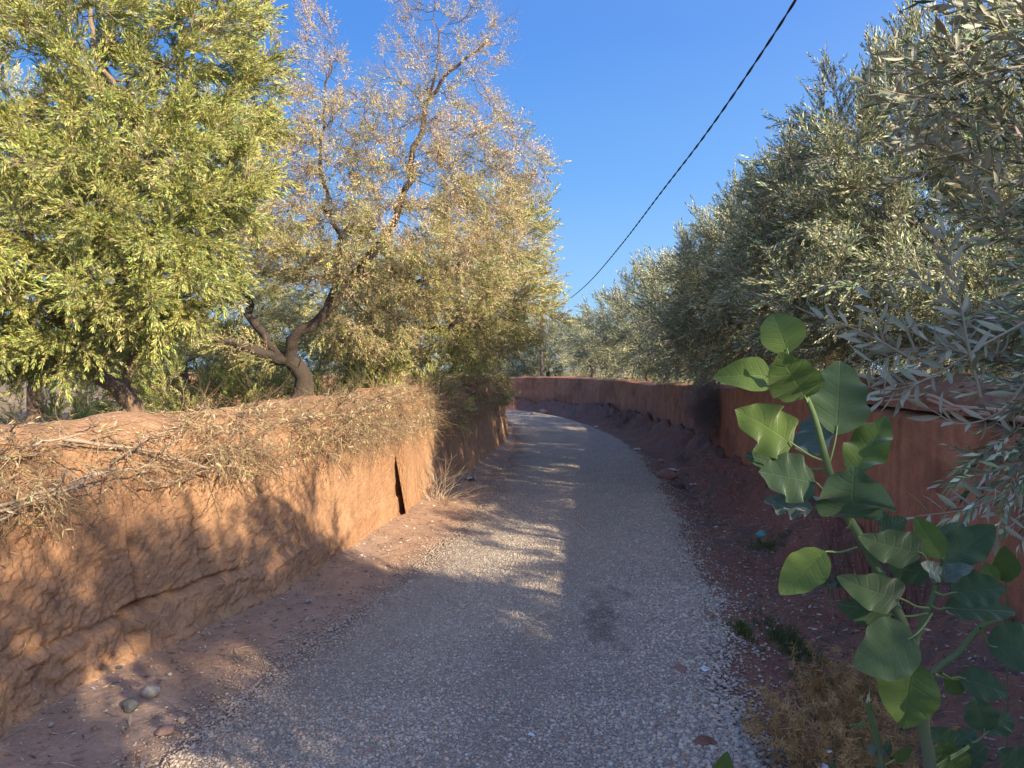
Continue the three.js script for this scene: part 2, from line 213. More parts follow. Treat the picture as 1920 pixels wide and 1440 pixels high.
// the sunlit wall: eroded lumps low down, runnels higher up, a ledge at the first lift, drying cracks
function dispLeft(s, y, d, l, ny, p) {
  const lumps = sm(6.6, 4.6, d) * sm(1.12, .82, y + .12 * fbm(s * 1.3, 2, 0, 2)) + .25;
  const wx = fbm(s * 4, y * 5, 4, 4) * 1.5, wy = fbm(s * 4 + 9, y * 5, 6, 4) * 1.7, c1 = cell(s * 7.5 + wx, y * 12 + wy, 3), c2 = cell(s * 17 + wx * 1.6, y * 25 + wy * 1.6, 9), pt = sm(-.25, .3, fbm(s * 2.1, y * 2.6, 17, 3));
  let q = .04 * fbm(s * .9, y * .8, 1, 3) + .026 * fbm(s * 3, y * 2.2, 7, 3);
  q += lumps * (.013 * pt * sm(.02, .5, c1[1] - c1[0]) + .010 * (c1[2] - .5) * pt + .007 * sm(.02, .5, c2[1] - c2[0]) + .016 * fbm(s * 7, y * 9, 19, 4));
  q += .016 * fbm(s * 11, y * 1.1, 12, 3) * sm(.15, .5, y) * (1 - ny);                            // runnels washed down the face
  q += .03 * sm(.30, .265, y + .025 * fbm(s * 2.2, 0, 3, 3)) + .02 * sm(.10, .07, y + .03 * fbm(s * 2, 4, 3, 3)); // lifts of rammed earth
  const crk = (a, w, dep) => { q -= dep * Math.exp(-((a / w) ** 2)); };
  const jx = .05 * fbm(y * 5, 3.3, 0, 3);
  crk(s - CR[0] - jx, .010, .045 * sm(.20, .35, y) * sm(1.05, .8, y)); crk(s - CR[1] - jx * 1.4, .008, .03 * sm(.3, .4, y) * sm(1.0, .7, y));
  crk(s - CR[2] + jx, .010, .03 * sm(.02, .1, y) * sm(.5, .3, y)); crk(s - CR[3] + jx * 2, .009, .03 * sm(.05, .1, y) * sm(.7, .5, y));
  crk(y - .285 - .05 * fbm(s * 3, 9, 0, 3), .012, .035 * sm(CR[0] - .9, CR[0] - .1, s) * sm(CR[0] + 1.4, CR[0] + .6, s));
  if (Math.abs(s - CR[0]) < .4) q -= .07 * sm(1.15, .75, Math.hypot((s - CR[0] + .04) / .13, (y - .27) / .055) + .3 * fbm(s * 14, y * 14, 2, 2)) + .05 * sm(1.1, .8, Math.hypot((s - CR[0] + .10) / .05, (y - .17) / .10) + .3 * fbm(s * 14, y * 14, 5, 2));
  q += .05 * fbm(s * 2.3, l * 2, 14, 4) * ny + .02 * Math.abs(fbm(s * 8, l * 7, 15, 3)) * ny;
  q += .006 * fbm(s * 26, y * 26, 8, 2);
  q -= (.045 + .015 * fbm(y * 5, 1, 3, 3)) * sm(7.215, 7.235, d + .012 * fbm(y * 4, 7, 0, 3)) * (1 - ny);             // the slot before the next length of wall
  return q;
}
let CR = [0, 0, 0, 0];
{ const c = resample(LEFT_A, () => .02), sAt = (x, d) => { let b = 0, m = 9; for (const k of c) { const e = Math.hypot(k.p.x - x, -k.p.z - d); if (e < m) { m = e; b = k.s; } } return b; }; CR = [sAt(-2.14, 3.9), sAt(-2.0, 4.35), sAt(-1.85, 4.7), sAt(-1.66, 5.3)]; }
const MUD = [.44, .24, .13];
const mudColor = (base, sd = 0) => (s, y, d, ny) => { const n = fbm(s * 1.2 + sd, y * 1.6, 0, 4), n2 = fbm(s * 9, y * 9, 5, 3), t = fbm(s * 6, y * .9, 8, 3); let c = mixc(base, [base[0] * 1.1, base[1] * 1.16, base[2] * 1.2], clamp(.5 + n)); return mul(c, 1 + .18 * n2 + .14 * t); };
{
  const w1 = thing('earth_wall', 'red rammed earth wall with cracked lumpy sunlit face ending at a dark slot', 'wall', [0, 0, 0], 'earth walls along the lane');
  mesh('wall_body', earthWall(LEFT_A, { lane: 1, step: near(.0095), rows: 205, H: (s, d) => topL(d) + .04 * fbm(s * 1.1, 0, 2, 3), batter: (d) => mix(.18, .05, sm(4.6, 7.1, d)), thick: .44, round: .17, disp: dispLeft, color: mudColor(MUD) }), M.mud, w1);

  { // stones and straw worked into the earth, showing at the weathered face
    const wg = w1.children[0].geometry, P = wg.attributes.position, Nn = wg.attributes.normal, r = RNG(55), st = [[], []], g0 = new THREE.IcosahedronGeometry(1, 0), g1 = new GB(); g1.tube([V(0, 0, 0), V(.004, .02, 0), V(0, .04, 0)], .0009, 3, [1, 1, 1], false);
    for (let k = 0; k < 2600; k++) { const i = Math.floor(r() * P.count), z = -P.getZ(i), y = P.getY(i); if (z < 2.9 || z > 7.2 || y < .05) continue; const p = V(P.getX(i), y, P.getZ(i)), n = V(Nn.getX(i), Nn.getY(i), Nn.getZ(i)); if (r() < .5) { const q = .002 + .007 * r() ** 4; st[0].push([place(p, n, r() * 6, q, q * .6, q), mul([.45, .36, .29], r.in(.6, 1.3))]); } else { const d = V(r.pm(1), r.pm(1), r.pm(1)); d.addScaledVector(n, -d.dot(n) * .9).normalize(); st[1].push([place(p, d, 0, r.in(.5, 1.3)), mul([.55, .42, .26], r.in(.7, 1.2))]); } }
    const fm = std({ vertexColors: false }); copies('embedded_stones', g0, fm, st[0], w1); copies('straw', g1.geo(), fm, st[1], w1); }
  const w2 = thing('earth_wall', 'thick rammed earth wall past the dark slot, curving off under a mat of brushwood', 'wall', [0, 0, 0], 'earth walls along the lane');
  mesh('wall_body', earthWall(LEFT_B, { lane: 1, step: near(.012, .0045), rows: 150, H: (s, d) => topL(d) + .05 * fbm(s * .9, 3, 2, 3), batter: (d) => mix(.05, .14, sm(7.4, 9.5, d)), thick: .5, round: .22, disp: (s, y, d, l, ny) => .05 * fbm(s * .8, y * .7, 21, 3) + .045 * fbm(s * 4.2, y * .55, 22, 3) * (1 - ny) + .012 * fbm(s * 15, y * 4, 23, 3) + .04 * fbm(s * 2.2, l * 2, 24, 3) * ny, color: mudColor(MUD, 7) }), M.mud, w2);
  const RED = [.44, .197, .113];
  const rc = (sd, b = RED) => (s, y, d, ny) => { const n = fbm(s * .8 + sd, y * 1.2, 0, 4), st = fbm(s * 14, y * .7, 3 + sd, 3), n2 = fbm(s * 10, y * 10, 5, 3); return mul(mixc(b, [b[0] * 1.2, b[1] * 1.24, b[2] * 1.2], clamp(.5 + 1.3 * n)), 1 + .26 * st + .18 * n2 - .22 * sm(.18, .34, fbm(s * 1.7 + sd, y * 2.3, 11, 4))); };
  const smooth = (sd, cracks = []) => (s, y, d, l, ny) => { let q = .022 * fbm(s * .9, y * .8, 31 + sd, 3) + .007 * fbm(s * 12, y * .8, 32 + sd, 3) * (1 - ny) + .004 * fbm(s * 22, y * 14, 33, 2) + .035 * fbm(s * 3, l * 2.4, 34, 4) * ny; for (const c of cracks) q -= .022 * Math.exp(-(((s - c - .025 * fbm(y * 6, c, 0, 3)) / .007) ** 2)) * (.4 + .6 * sm(-.1, .15, fbm(y * 4, c * 3, 1, 2))); return q; };
  const w3 = thing('earth_wall', 'smooth orange earth wall with stick-laid coping behind the olive sprays and reed stalks', 'wall', [0, 0, 0], 'earth walls along the lane');
  mesh('wall_body', earthWall(RIGHT_A, { lane: -1, step: near(.012, .005), rows: 120, H: (s, d) => 1.29 + .03 * fbm(s, 1, 0, 2), foot: -.2, batter: .05, thick: .42, round: .06, disp: smooth(0, [11.3, 11.9, 12.4, 12.9, 13.3]), color: rc(0) }), M.redmud, w3);
  mesh('coping', earthWall(RIGHT_A.map(([x, d]) => [x + .06, d]), { lane: -1, step: near(.014, .006), rows: 60, H: (s, d) => 1.56 + .05 * fbm(s * 1.4, 5, 0, 3), foot: 1.30, batter: .0, thick: .36, round: .2, disp: (s, y, d, l, ny) => .05 * fbm(s * 4, l * 4, 41, 4) + .03 * Math.abs(fbm(s * 10, l * 10, 42, 3)), color: rc(3, [.33, .175, .115]) }), M.mud, w3);
  const w4 = thing('earth_wall', 'plain flat earth wall between the thorn heap and the stick-laid coping', 'wall', [0, 0, 0], 'earth walls along the lane');
  mesh('wall_body', earthWall(RIGHT_B, { lane: -1, step: near(.014, .005), rows: 120, H: (s, d) => 1.36 + .02 * fbm(s * 1.3, 1, 0, 3), foot: -.2, batter: .03, thick: .42, round: .05, disp: smooth(5, [.5, 1.7, 2.9, 3.35, 4.1]), color: rc(5) }), M.redmud, w4);
  const w5 = thing('earth_wall', 'dark red earth wall bending round the far curve of the lane under olive crowns', 'wall', [0, 0, 0], 'earth walls along the lane');
  mesh('wall_body', earthWall(RIGHT_C, { lane: -1, step: (d) => clamp(d * .0035, .03, .12), rows: 110, H: (s, d) => lerpTable([[11, 1.34], [15, 1.30], [20, 1.22], [25, 1.26], [29, 1.30], [35, 1.2]], d) + .04 * fbm(s * .6, 1, 0, 3), foot: -.2, batter: .05, thick: .45, round: .07, disp: (s, y, d, l, ny) => .04 * fbm(s * .7, y * .6, 51, 3) + .022 * fbm(s * 5, y * .5, 52, 4) * (1 - ny) + .04 * fbm(s * 2.4, l * 2, 53, 3) * ny, color: rc(9) }), M.redmud, w5);
}
console.log('walls');

// ------------------------------------------------------------------ foliage pieces
// a lance-shaped leaf along +Y from the origin, folded along its midrib
function addLeaf(g, M4, len, wid, col, fine = false, droop = .12) {
  const st = fine ? [[0, .06], [.22, .62], [.48, 1], [.75, .72], [1, 0]] : [[0, .1], [.45, 1], [1, 0]], p = V(0, 0, 0), rows = [];
  for (const [t, w] of st) { const y = t * len, z = -droop * len * t * t, hw = w * wid * .5, row = []; const xs = w < .08 ? [0] : [-hw, 0, hw]; for (const x of xs) { p.set(x, y, z + (x ? wid * .16 : 0)).applyMatrix4(M4); row.push(g.v(p.x, p.y, p.z, col, t, .5 + x / wid)); } rows.push(row); }
  for (let k = 0; k < rows.length - 1; k++) { const a = rows[k], b = rows[k + 1]; if (a.length === 1 && b.length === 3) { g.t(a[0], b[1], b[0]); g.t(a[0], b[2], b[1]); } else if (b.length === 1) { for (let i = 0; i < a.length - 1; i++) g.t(a[i], a[i + 1], b[0]); } else for (let i = 0; i < 2; i++) g.q(a[i], a[i + 1], b[i + 1], b[i]); }
}
// an olive sprig along +Y: thin stem with pairs of leaves, each pair turned against the last
function sprig(seed, { len = .3, pairs = 9, leaf = .065, wid = .013, open = .85, bend = .12, cols, stem = [.30, .26, .18], stemR = .0016, fine = false, hang = 0, skip = 0 }) {
  const r = RNG(seed), g = new GB(), pts = [], bx = r.pm(bend), bz = r.pm(bend);
  for (let k = 0; k <= 4; k++) { const t = k / 4; pts.push(V(bx * len * t * t, len * t, bz * len * t * t)); }
  g.tube(pts, [1, .9, .75, .6, .35].map((k) => k * stemR), 3, stem, false);
  const m = new THREE.Matrix4(), q = new THREE.Quaternion(), e = new THREE.Euler();
  for (let k = 0; k < pairs; k++) { const t = mix(.12, 1, (k + .5) / pairs), roll = k * 1.57 + r.pm(.5);
    for (const sgn of [0, 1]) { if (r() < skip) continue; const o = open * r.in(.65, 1.25) * mix(1.1, .7, t); e.set(o + hang * r(), roll + sgn * Math.PI, 0, 'YXZ'); q.setFromEuler(e); q.multiply(_q2.setFromAxisAngle(_up, r.pm(.9))); const sc = r.in(.7, 1.15) * (t > .9 ? .75 : 1); m.compose(V(bx * len * t * t, len * t, bz * len * t * t), q, V(1, 1, 1)); addLeaf(g, m, leaf * sc, wid * r.in(.8, 1.2) * sc, r.pick(cols).map((c) => c * r.in(.8, 1.2)), fine, r.in(.02, .22)); } }
  if (pairs) { m.compose(pts[4], q.identity(), V(1, 1, 1)); addLeaf(g, m, leaf * .7, wid * .8, r.pick(cols), fine); }
  return g.geo();
}
// a bare forked twig along +Y
function twigSpray(seed, { len = .35, r0 = .0028, forks = 6, col = [.36, .27, .18], spread = .7, kids = .5, wob = .10 }) {
  const r = RNG(seed), g = new GB(), run = (p, dir, L, R, lev) => { const pts = [p.clone()], rad = [R]; let q = p.clone(), d = dir.clone(); const n = lev ? 4 : 7; for (let k = 0; k < n; k++) { d.add(V(r.pm(wob * 3), r.pm(wob * 2), r.pm(wob * 3))).normalize(); q = q.clone().addScaledVector(d, L / n); pts.push(q); rad.push(R * (1 - .8 * (k + 1) / n)); if (lev < 2 && r() < (lev ? .45 : .9)) { const kd = d.clone().add(V(r.pm(spread), r.pm(spread), r.pm(spread))).normalize(); if (lev || pts.length <= forks + 1) run(q, kd, L * kids * r.in(.5, 1.2), rad[rad.length - 1] * .7, lev + 1); } } g.tube(pts, rad, lev ? 3 : 4, mul(col, r.in(.8, 1.2)), false); };
  run(V(0, 0, 0), V(0, 1, 0), len, r0, 0); return g.geo();
}
let GREEN = [[.205, .215, .055], [.165, .185, .045], [.245, .245, .08], [.255, .255, .10], [.14, .16, .045]];
let SILVER = [[.235, .25, .15], [.30, .31, .21], [.12, .145, .075], [.165, .185, .10], [.36, .36, .26]];
let DARKOLIVE = [[.085, .11, .06], [.12, .14, .08], [.065, .09, .05], [.20, .215, .14]];
const TAN = [[.44, .335, .185], [.48, .37, .21], [.38, .285, .16], [.50, .41, .26], [.36, .305, .16]];
let YELLOWGREEN = [[.34, .31, .11], [.27, .26, .09], [.42, .36, .15], [.22, .235, .075], [.46, .42, .24]];
const scaleC = (L, k) => L.map((c) => c.map((x) => x * k));
GREEN = scaleC(GREEN, 1.75); SILVER = scaleC(SILVER, 1.5); DARKOLIVE = scaleC(DARKOLIVE, 1.3); YELLOWGREEN = scaleC(YELLOWGREEN, 1.2);
// a branchlet: a thin branch carrying several sprigs
function branchlet(seed, o, { len = .42, subs = 6, spread = .75, r0 = .0035 } = {}) {
  const r = RNG(seed), parts = [], m = new THREE.Matrix4(), g = new GB(), pts = []; let p = V(0, 0, 0), d = V(0, 1, 0);
  for (let k = 0; k <= 5; k++) { pts.push(p.clone()); d.add(V(r.pm(.22), 0, r.pm(.22))).normalize(); p = p.clone().addScaledVector(d, len / 5); }
  g.tube(pts, pts.map((_, k) => r0 * (1 - .14 * k)), 3, o.stem ?? [.30, .25, .18], false); parts.push(g.geo());
  for (let k = 0; k < subs; k++) { const t = mix(.15, 1, (k + .3) / subs), i = Math.min(4, Math.floor(t * 5)), q = pts[i].clone().lerp(pts[i + 1], t * 5 - i), a = k * 2.4 + r.pm(.6), sp = spread * mix(1, .35, t) * r.in(.7, 1.2), dir = V(Math.cos(a) * sp, 1, Math.sin(a) * sp).normalize(); if (o.weep) { dir.y -= o.weep * r(); dir.normalize(); } const sg = sprig(seed * 31 + k, o); sg.applyMatrix4(place(q, dir, r() * 6, r.in(.75, 1.1))); parts.push(sg); }
  return mergeGeometries(parts);
}
const many = (n, f) => Array.from({ length: n }, (_, k) => f(k));
const OLIVE = [...SILVER, SILVER[0], SILVER[4], ...DARKOLIVE.slice(0, 2)];
const S = {
  green: many(4, (k) => branchlet(100 + k, { len: .2, pairs: 8, leaf: .07, wid: .0165, cols: GREEN, open: .75 }, { len: .34, subs: 6, spread: .9 })),
  yellow: many(4, (k) => branchlet(120 + k, { len: .22, pairs: 8, leaf: .06, wid: .0135, cols: YELLOWGREEN, open: .8, weep: .3 }, { len: .36, subs: 6, spread: .9 })),
  tan: many(4, (k) => branchlet(140 + k, { len: .22, pairs: 6, leaf: .06, wid: .015, cols: TAN, open: .95, hang: .9, skip: .22, stem: [.42, .34, .24], weep: .6 }, { len: .36, subs: 6, spread: 1 })),
  upright: many(4, (k) => branchlet(160 + k, { len: .26, pairs: 10, leaf: .058, wid: .0125, cols: OLIVE, open: .6, bend: .15 }, { len: .36, subs: 6, spread: .5 })),
  weeping: many(4, (k) => branchlet(180 + k, { len: .22, pairs: 8, leaf: .06, wid: .0125, cols: OLIVE, open: .85, bend: .25, weep: .5 }, { len: .36, subs: 7, spread: 1 })),
  wideUpright: many(3, (k) => branchlet(200 + k, { len: .30, pairs: 10, leaf: .066, wid: .0165, cols: OLIVE, open: .65, bend: .2 }, { len: .5, subs: 6, spread: .6 })),
  wideWeeping: many(3, (k) => branchlet(210 + k, { len: .30, pairs: 10, leaf: .066, wid: .0165, cols: OLIVE, open: .9, bend: .25, weep: .5 }, { len: .5, subs: 7, spread: 1 })),
  shoot: many(4, (k) => branchlet(240 + k, { len: .34, pairs: 12, leaf: .052, wid: .013, cols: OLIVE, open: .42, bend: .06 }, { len: .2, subs: 3, spread: .3 })),
  bare: many(4, (k) => twigSpray(220 + k, { len: .42, r0: .0028, col: [.33, .255, .20] })),
};

// ------------------------------------------------------------------ trees
// limbs grow towards points spread through the crown's lobes; [x, y, depth, rx, ry, rdepth, points]
function grow({ seed, stemR = null, stems, lobes, step, kill = 1.7, wob = .25, baseR, tipR = .004, p = null, sag = 0 }) {
  const r = RNG(seed), P = [], par = [], fixed = [];
  for (const st of stems) { let prev = -1; const cv = new THREE.CatmullRomCurve3(st.map((a) => a.isVector3 ? a : V(a[0], a[1], -a[2])), false, 'centripetal'), L = cv.getLength(), n = Math.max(2, Math.ceil(L / step)); let start = 0;
    if (P.length) { const q = cv.getPointAt(0); let b = 0, m = 1e9; P.forEach((a, k) => { const e = a.distanceToSquared(q); if (e < m) { m = e; b = k; } }); prev = b; start = 1; }
    for (let k = start; k <= n; k++) { const q = cv.getPointAt(k / n), w = k && k < n ? 1 : 0; q.x += w * step * .45 * vn(q.y * 3.1, seed, k * .9); q.z += w * step * .45 * vn(q.y * 3.1, seed + 9, k * .9); q.y += w * step * .3 * vn(q.x * 3, seed + 4, k * .7); P.push(q); par.push(prev); prev = P.length - 1; const sr = stemR?.[stems.indexOf(st)]; fixed.push(sr ? mix(sr[0], sr[1], k / n) : 0); } }
  const A = []; for (const [x, y, d, rx, ry, rd, n] of lobes) for (let k = 0; k < n; k++) { let a, b, c, q; do { a = r.pm(); b = r.pm(); c = r.pm(); q = a * a + b * b + c * c; } while (q > 1 || r() > .25 + .75 * Math.sqrt(q)); A.push({ v: V(x + a * rx, y + b * ry, -d + c * rd), n: -1, q: 1e9, on: true }); }
  const upd = (from) => { for (const a of A) if (a.on) for (let k = from; k < P.length; k++) { const e = a.v.distanceToSquared(P[k]); if (e < a.q) { a.q = e; a.n = k; } } };
  upd(0); const K = (kill * step) ** 2, D = V(0, 0, 0);
  for (let it = 0; it < 160; it++) {
    const pull = new Map(); let live = 0;
    for (const a of A) if (a.on) { if (a.q < K) { a.on = false; continue; } live++; const v = pull.get(a.n) ?? V(0, 0, 0); v.add(D.subVectors(a.v, P[a.n]).normalize()); pull.set(a.n, v); }
    if (!live) break; const from = P.length;
    for (const [k, v] of pull) { v.normalize().add(V(r.pm(wob), r.pm(wob) - sag, r.pm(wob))).normalize(); P.push(P[k].clone().addScaledVector(v, step)); par.push(k); }
    upd(from);
  }
  const N = P.length, cnt = new Array(N).fill(0), kids = Array.from({ length: N }, () => []); for (let k = 0; k < N; k++) if (par[k] >= 0) kids[par[k]].push(k);
  for (let k = N - 1; k >= 0; k--) { if (!kids[k].length) cnt[k] = 1; if (par[k] >= 0) cnt[par[k]] += cnt[k]; }
  const ex = Math.log(baseR / tipR) / Math.log(Math.max(2, cnt[0])), len = new Array(N).fill(0); for (let k = 0; k < N; k++) if (par[k] >= 0) len[k] = len[par[k]] + P[k].distanceTo(P[par[k]]);
  const R = cnt.map((c, k) => Math.max(tipR * .8, fixed[k] ?? 0, tipR * c ** ex / (1 + .28 * len[k])));
  return { P, par, kids, cnt, R, N, r };
}
function limbs(T, col, minR = 0, sidesBig = 8) {
  const g = new GB(), done = new Set(), { P, kids, cnt, R, par } = T;
  const starts = [0]; while (starts.length) { let k = starts.pop(); const pts = [], rad = []; if (par[k] >= 0) { pts.push(P[par[k]]); rad.push(Math.min(R[par[k]], R[k] * 1.25)); } for (;;) { pts.push(P[k]); rad.push(R[k]); const c = kids[k]; if (!c.length) break; let b = c[0]; for (const q of c) if (cnt[q] > cnt[b]) b = q; for (const q of c) if (q !== b) starts.push(q); k = b; }
    if (pts.length > 1 && rad[0] > minR) { const big = rad[0] > .03; g.tube(pts, rad, big ? sidesBig : rad[0] > .012 ? 5 : 3, typeof col === 'function' ? col : (t) => col, false, big ? .22 : 0); } }
  return g.geo();
}
// sprigs on the thin limbs: kinds = [[geometries, share, material, size], ...]
function leafOut(T, root, { per = 2, maxCnt = 6, kinds, up = .2, out = .4, rand = .6, centre, scale = 1, where = null, tint = .15, name = 'foliage' }) {
  const { P, par, cnt, N, r } = T, lists = new Map(), d = V(0, 0, 0), o = V(0, 0, 0);
  for (let k = 0; k < N; k++) { if (cnt[k] > maxCnt || par[k] < 0) continue;
    for (let j = 0; j < per; j++) { if (per < 1 ? r() > per : false) continue;
      d.subVectors(P[k], P[par[k]]).normalize(); if (centre) { o.subVectors(P[k], centre).normalize(); d.addScaledVector(o, out); } d.x += r.pm(rand); d.y += r.pm(rand) + (typeof up === 'function' ? up(P[k]) : up); d.z += r.pm(rand); d.normalize();
      const ks = typeof kinds === 'function' ? kinds(P[k], r) : kinds; if (!ks) continue; let x = r(), kd = ks[ks.length - 1]; for (const q of ks) { if (x < q[1]) { kd = q; break; } x -= q[1]; }
      const gi = Math.floor(r() * kd[0].length), key = kd[0][gi].uuid; if (!lists.has(key)) lists.set(key, [kd[0][gi], kd[2], []]);
      const s = scale * (kd[3] ?? 1) * r.in(.7, 1.2), b = 1 + r.pm(tint); lists.get(key)[2].push([place(P[k].clone().addScaledVector(d, -.02), d, r() * 6.28, s), [b * (1 + r.pm(.06)), b, b * (1 + r.pm(.08))]]); } }
  let n = 0; for (const [g, m, l] of lists.values()) { copies(name, g, m, l, root); n += l.length; } return n;
}
const BARK = (a = [.16, .115, .085], b = [.23, .175, .135]) => (t) => mixc(a, b, t);
const groundY = (x, d) => groundAt(x, d, false);
function rel(root, fn) { fn(); return root; }
const mean = (L) => { const c = V(0, 0, 0); let w = 0; for (const [x, y, d, , , , n] of L) { c.add(V(x, y, -d).multiplyScalar(n)); w += n; } return c.multiplyScalar(1 / w); };
const lobe = (px, py, d, rpx, rpy, rd, n) => { const c = at(px, py, d); return [c.x, c.y, d, rpx * d / FOCAL, rpy * d / FOCAL, rd, n]; };
let total = 0;
function tree(name, label, { seed, stemR, stems, lobes, step, baseR, kinds, per, up, out, rand, scale, maxCnt, bark, sag, wob, kill, tint, group = 'trees beside the lane', minR = 0, fruit = 0 }) {
  const o = thing(name, label, 'tree', [0, 0, 0], group), T = grow({ seed, stems, stemR, lobes, step, baseR, sag, wob, kill });
  mesh('trunk', limbs(T, bark ?? BARK(), minR), M.bark, o);
  const n = leafOut(T, o, { per, up, out, rand, scale, maxCnt, kinds, centre: mean(lobes), tint }); total += n;
  if (fruit) { const g = new THREE.IcosahedronGeometry(.009, 1); g.scale(1, 1.3, 1); const l = [], r = T.r; for (let k = 0; k < T.N && l.length < fruit; k++) if (T.cnt[k] < 4 && r() < .3) for (let j = 0; j < 3; j++) l.push([new THREE.Matrix4().setPosition(T.P[k].x + r.pm(.07), T.P[k].y - r.in(0, .1), T.P[k].z + r.pm(.07)), [.30 * r.in(.8, 1.2), .36, .10]]); copies('olives', g, std({ vertexColors: false, roughness: .45 }), l, o); }
  console.log(name, label.slice(0, 24), 'nodes', T.N, 'sprigs', n); return T;
}
{ // green olive leaning behind the sunlit wall
  const b = at(262, 772, 5.7), g0 = groundY(b.x, 5.7);
  const L = [lobe(60, 120, 5.4, 330, 260, 1.0, 420), lobe(330, 90, 5.6, 190, 180, .8, 190), lobe(120, 400, 5.0, 290, 220, .9, 380), lobe(310, 330, 5.2, 170, 170, .7, 170), lobe(300, 530, 4.9, 150, 105, .6, 180), lobe(80, 600, 5.0, 170, 105, .7, 190), lobe(-250, 300, 5.6, 250, 380, 1.1, 260), lobe(430, 330, 5.9, 70, 60, .5, 40), lobe(470, 190, 6.1, 60, 90, .5, 50), lobe(80, -250, 5.6, 400, 200, 1.1, 260)];
  tree('olive_tree', 'leafy bright green olive tree leaning over the cracked earth wall', { seed: 11, step: .11, baseR: .085, stemR: [[.085, .06], [.05, .02], [.045, .012], [.05, .02]], bark: BARK([.21, .135, .09], [.27, .215, .165]),
    stems: [[[b.x + .06, g0 - .1, 5.72], [b.x, b.y, 5.7], at(190, 700, 5.6), at(150, 640, 5.5)], [at(150, 640, 5.5), at(60, 520, 5.5), at(45, 330, 5.5)], [at(150, 640, 5.5), at(250, 480, 5.3), at(300, 380, 5.3), at(165, 200, 5.3).lerp(at(205, 80, 5.3), .6)], [at(262, 760, 5.7), at(225, 720, 5.9), at(260, 640, 6.0), at(330, 560, 5.6)]],
    lobes: L, kinds: [[S.green, .84, M.leaf], [S.yellow, .09, M.leaf], [S.bare, .07, M.twig, .8]], per: 5, up: .05, out: .5, rand: .85, maxCnt: 7, scale: .58 });
}
{ // half-dead olive with a forked trunk
  const d0 = 8.6, b = at(568, 742, d0), g0 = groundY(b.x, d0);
  const L = [lobe(640, 330, 8.6, 170, 170, .9, 330), lobe(800, 250, 8.6, 160, 170, .9, 330), lobe(900, 330, 8.8, 110, 110, .8, 170), lobe(590, 130, 8.7, 75, 120, .6, 110), lobe(810, 60, 8.6, 100, 130, .6, 110), lobe(900, 70, 8.7, 70, 80, .5, 45), lobe(720, 470, 8.4, 180, 105, .9, 300), lobe(560, 430, 8.6, 120, 90, .8, 170), lobe(850, 480, 8.6, 130, 110, .8, 200), lobe(700, 610, 8.7, 110, 60, .6, 90), lobe(990, 310, 8.8, 45, 28, .4, 26)];
  const dead = (p, r) => { const y = p.y; if (y > 4.9 - .5 * r()) return r() < .5 ? [[S.bare, 1, M.twig, .85]] : r() < .5 ? [[S.tan, 1, M.dry, .7]] : null; return y > 3.3 ? [[S.tan, .52, M.dry, .8], [S.bare, .38, M.twig, .8], [S.yellow, .10, M.leaf, .8]] : [[S.tan, .42, M.dry, .8], [S.yellow, .33, M.leaf, .8], [S.bare, .25, M.twig, .8]]; };
  tree('olive_tree', 'half-dead olive tree with golden withered leaves, bare top twigs and forked trunk', { seed: 12, step: .13, baseR: .10, stemR: [[.15, .10], [.07, .025], [.06, .02], [.075, .012], [.04, .01], [.02, .006]], bark: BARK([.055, .042, .034], [.11, .083, .066]),
    stems: [[[b.x, g0 - .1, d0], at(568, 742, d0), at(562, 700, d0), at(540, 672, 8.5)], [at(545, 680, 8.5), at(480, 660, 8.4), at(402, 630, 8.3), at(360, 560, 8.4)], [at(545, 680, 8.5), at(500, 640, 8.6), at(470, 590, 8.7), at(440, 480, 8.8), at(380, 420, 8.9)], [at(540, 672, 8.5), at(560, 630, 8.4), at(610, 585, 8.4), at(680, 500, 8.4), at(745, 400, 8.5), at(790, 240, 8.6), at(830, 150, 8.6), at(905, 85, 8.6)], [at(610, 585, 8.4), at(640, 480, 8.6), at(600, 320, 8.7), at(620, 120, 8.7)], [at(790, 240, 8.6), at(818, 130, 8.6), at(815, 20, 8.6)]],
    lobes: L, kinds: dead, per: 5, scale: .85, up: .12, out: .45, rand: .7, maxCnt: 7, sag: .05, tint: .2 });
}
{ // fuller yellow-green olive farther along
  const d0 = 11.5, L = [lobe(900, 500, 11.5, 110, 150, 1.2, 330), lobe(940, 585, 11.4, 70, 75, .9, 190), lobe(780, 580, 11.3, 150, 110, 1.1, 300), lobe(840, 640, 11.4, 120, 40, .8, 140), lobe(960, 430, 11.6, 60, 80, .8, 110), lobe(700, 640, 10.6, 110, 55, .8, 130), lobe(985, 560, 11.8, 55, 70, .8, 110)];
  const b = at(650, 760, d0), g0 = groundY(b.x, d0);
  tree('olive_tree', 'dense yellow-green olive tree whose dark limb slants up beside the half-dead one', { seed: 13, step: .15, baseR: .12, stemR: [[.13, .03], [.05, .02], [.05, .02]], bark: BARK([.055, .042, .034], [.11, .083, .066]),
    stems: [[[b.x, g0 - .1, d0], at(660, 690, d0), at(690, 610, 11.3), at(760, 545, 11.2), at(840, 510, 11.2), at(900, 430, 11.4)], [at(690, 610, 11.3), at(640, 520, 11.6), at(700, 420, 11.6)], [at(680, 640, 11.4), at(800, 620, 11.2), at(900, 590, 11.2)]],
    lobes: L, kinds: [[S.yellow, .78, M.leaf], [S.tan, .18, M.dry], [S.bare, .04, M.twig]], per: 3, up: .1, out: .5, rand: .6, maxCnt: 8, tint: .2 });
}
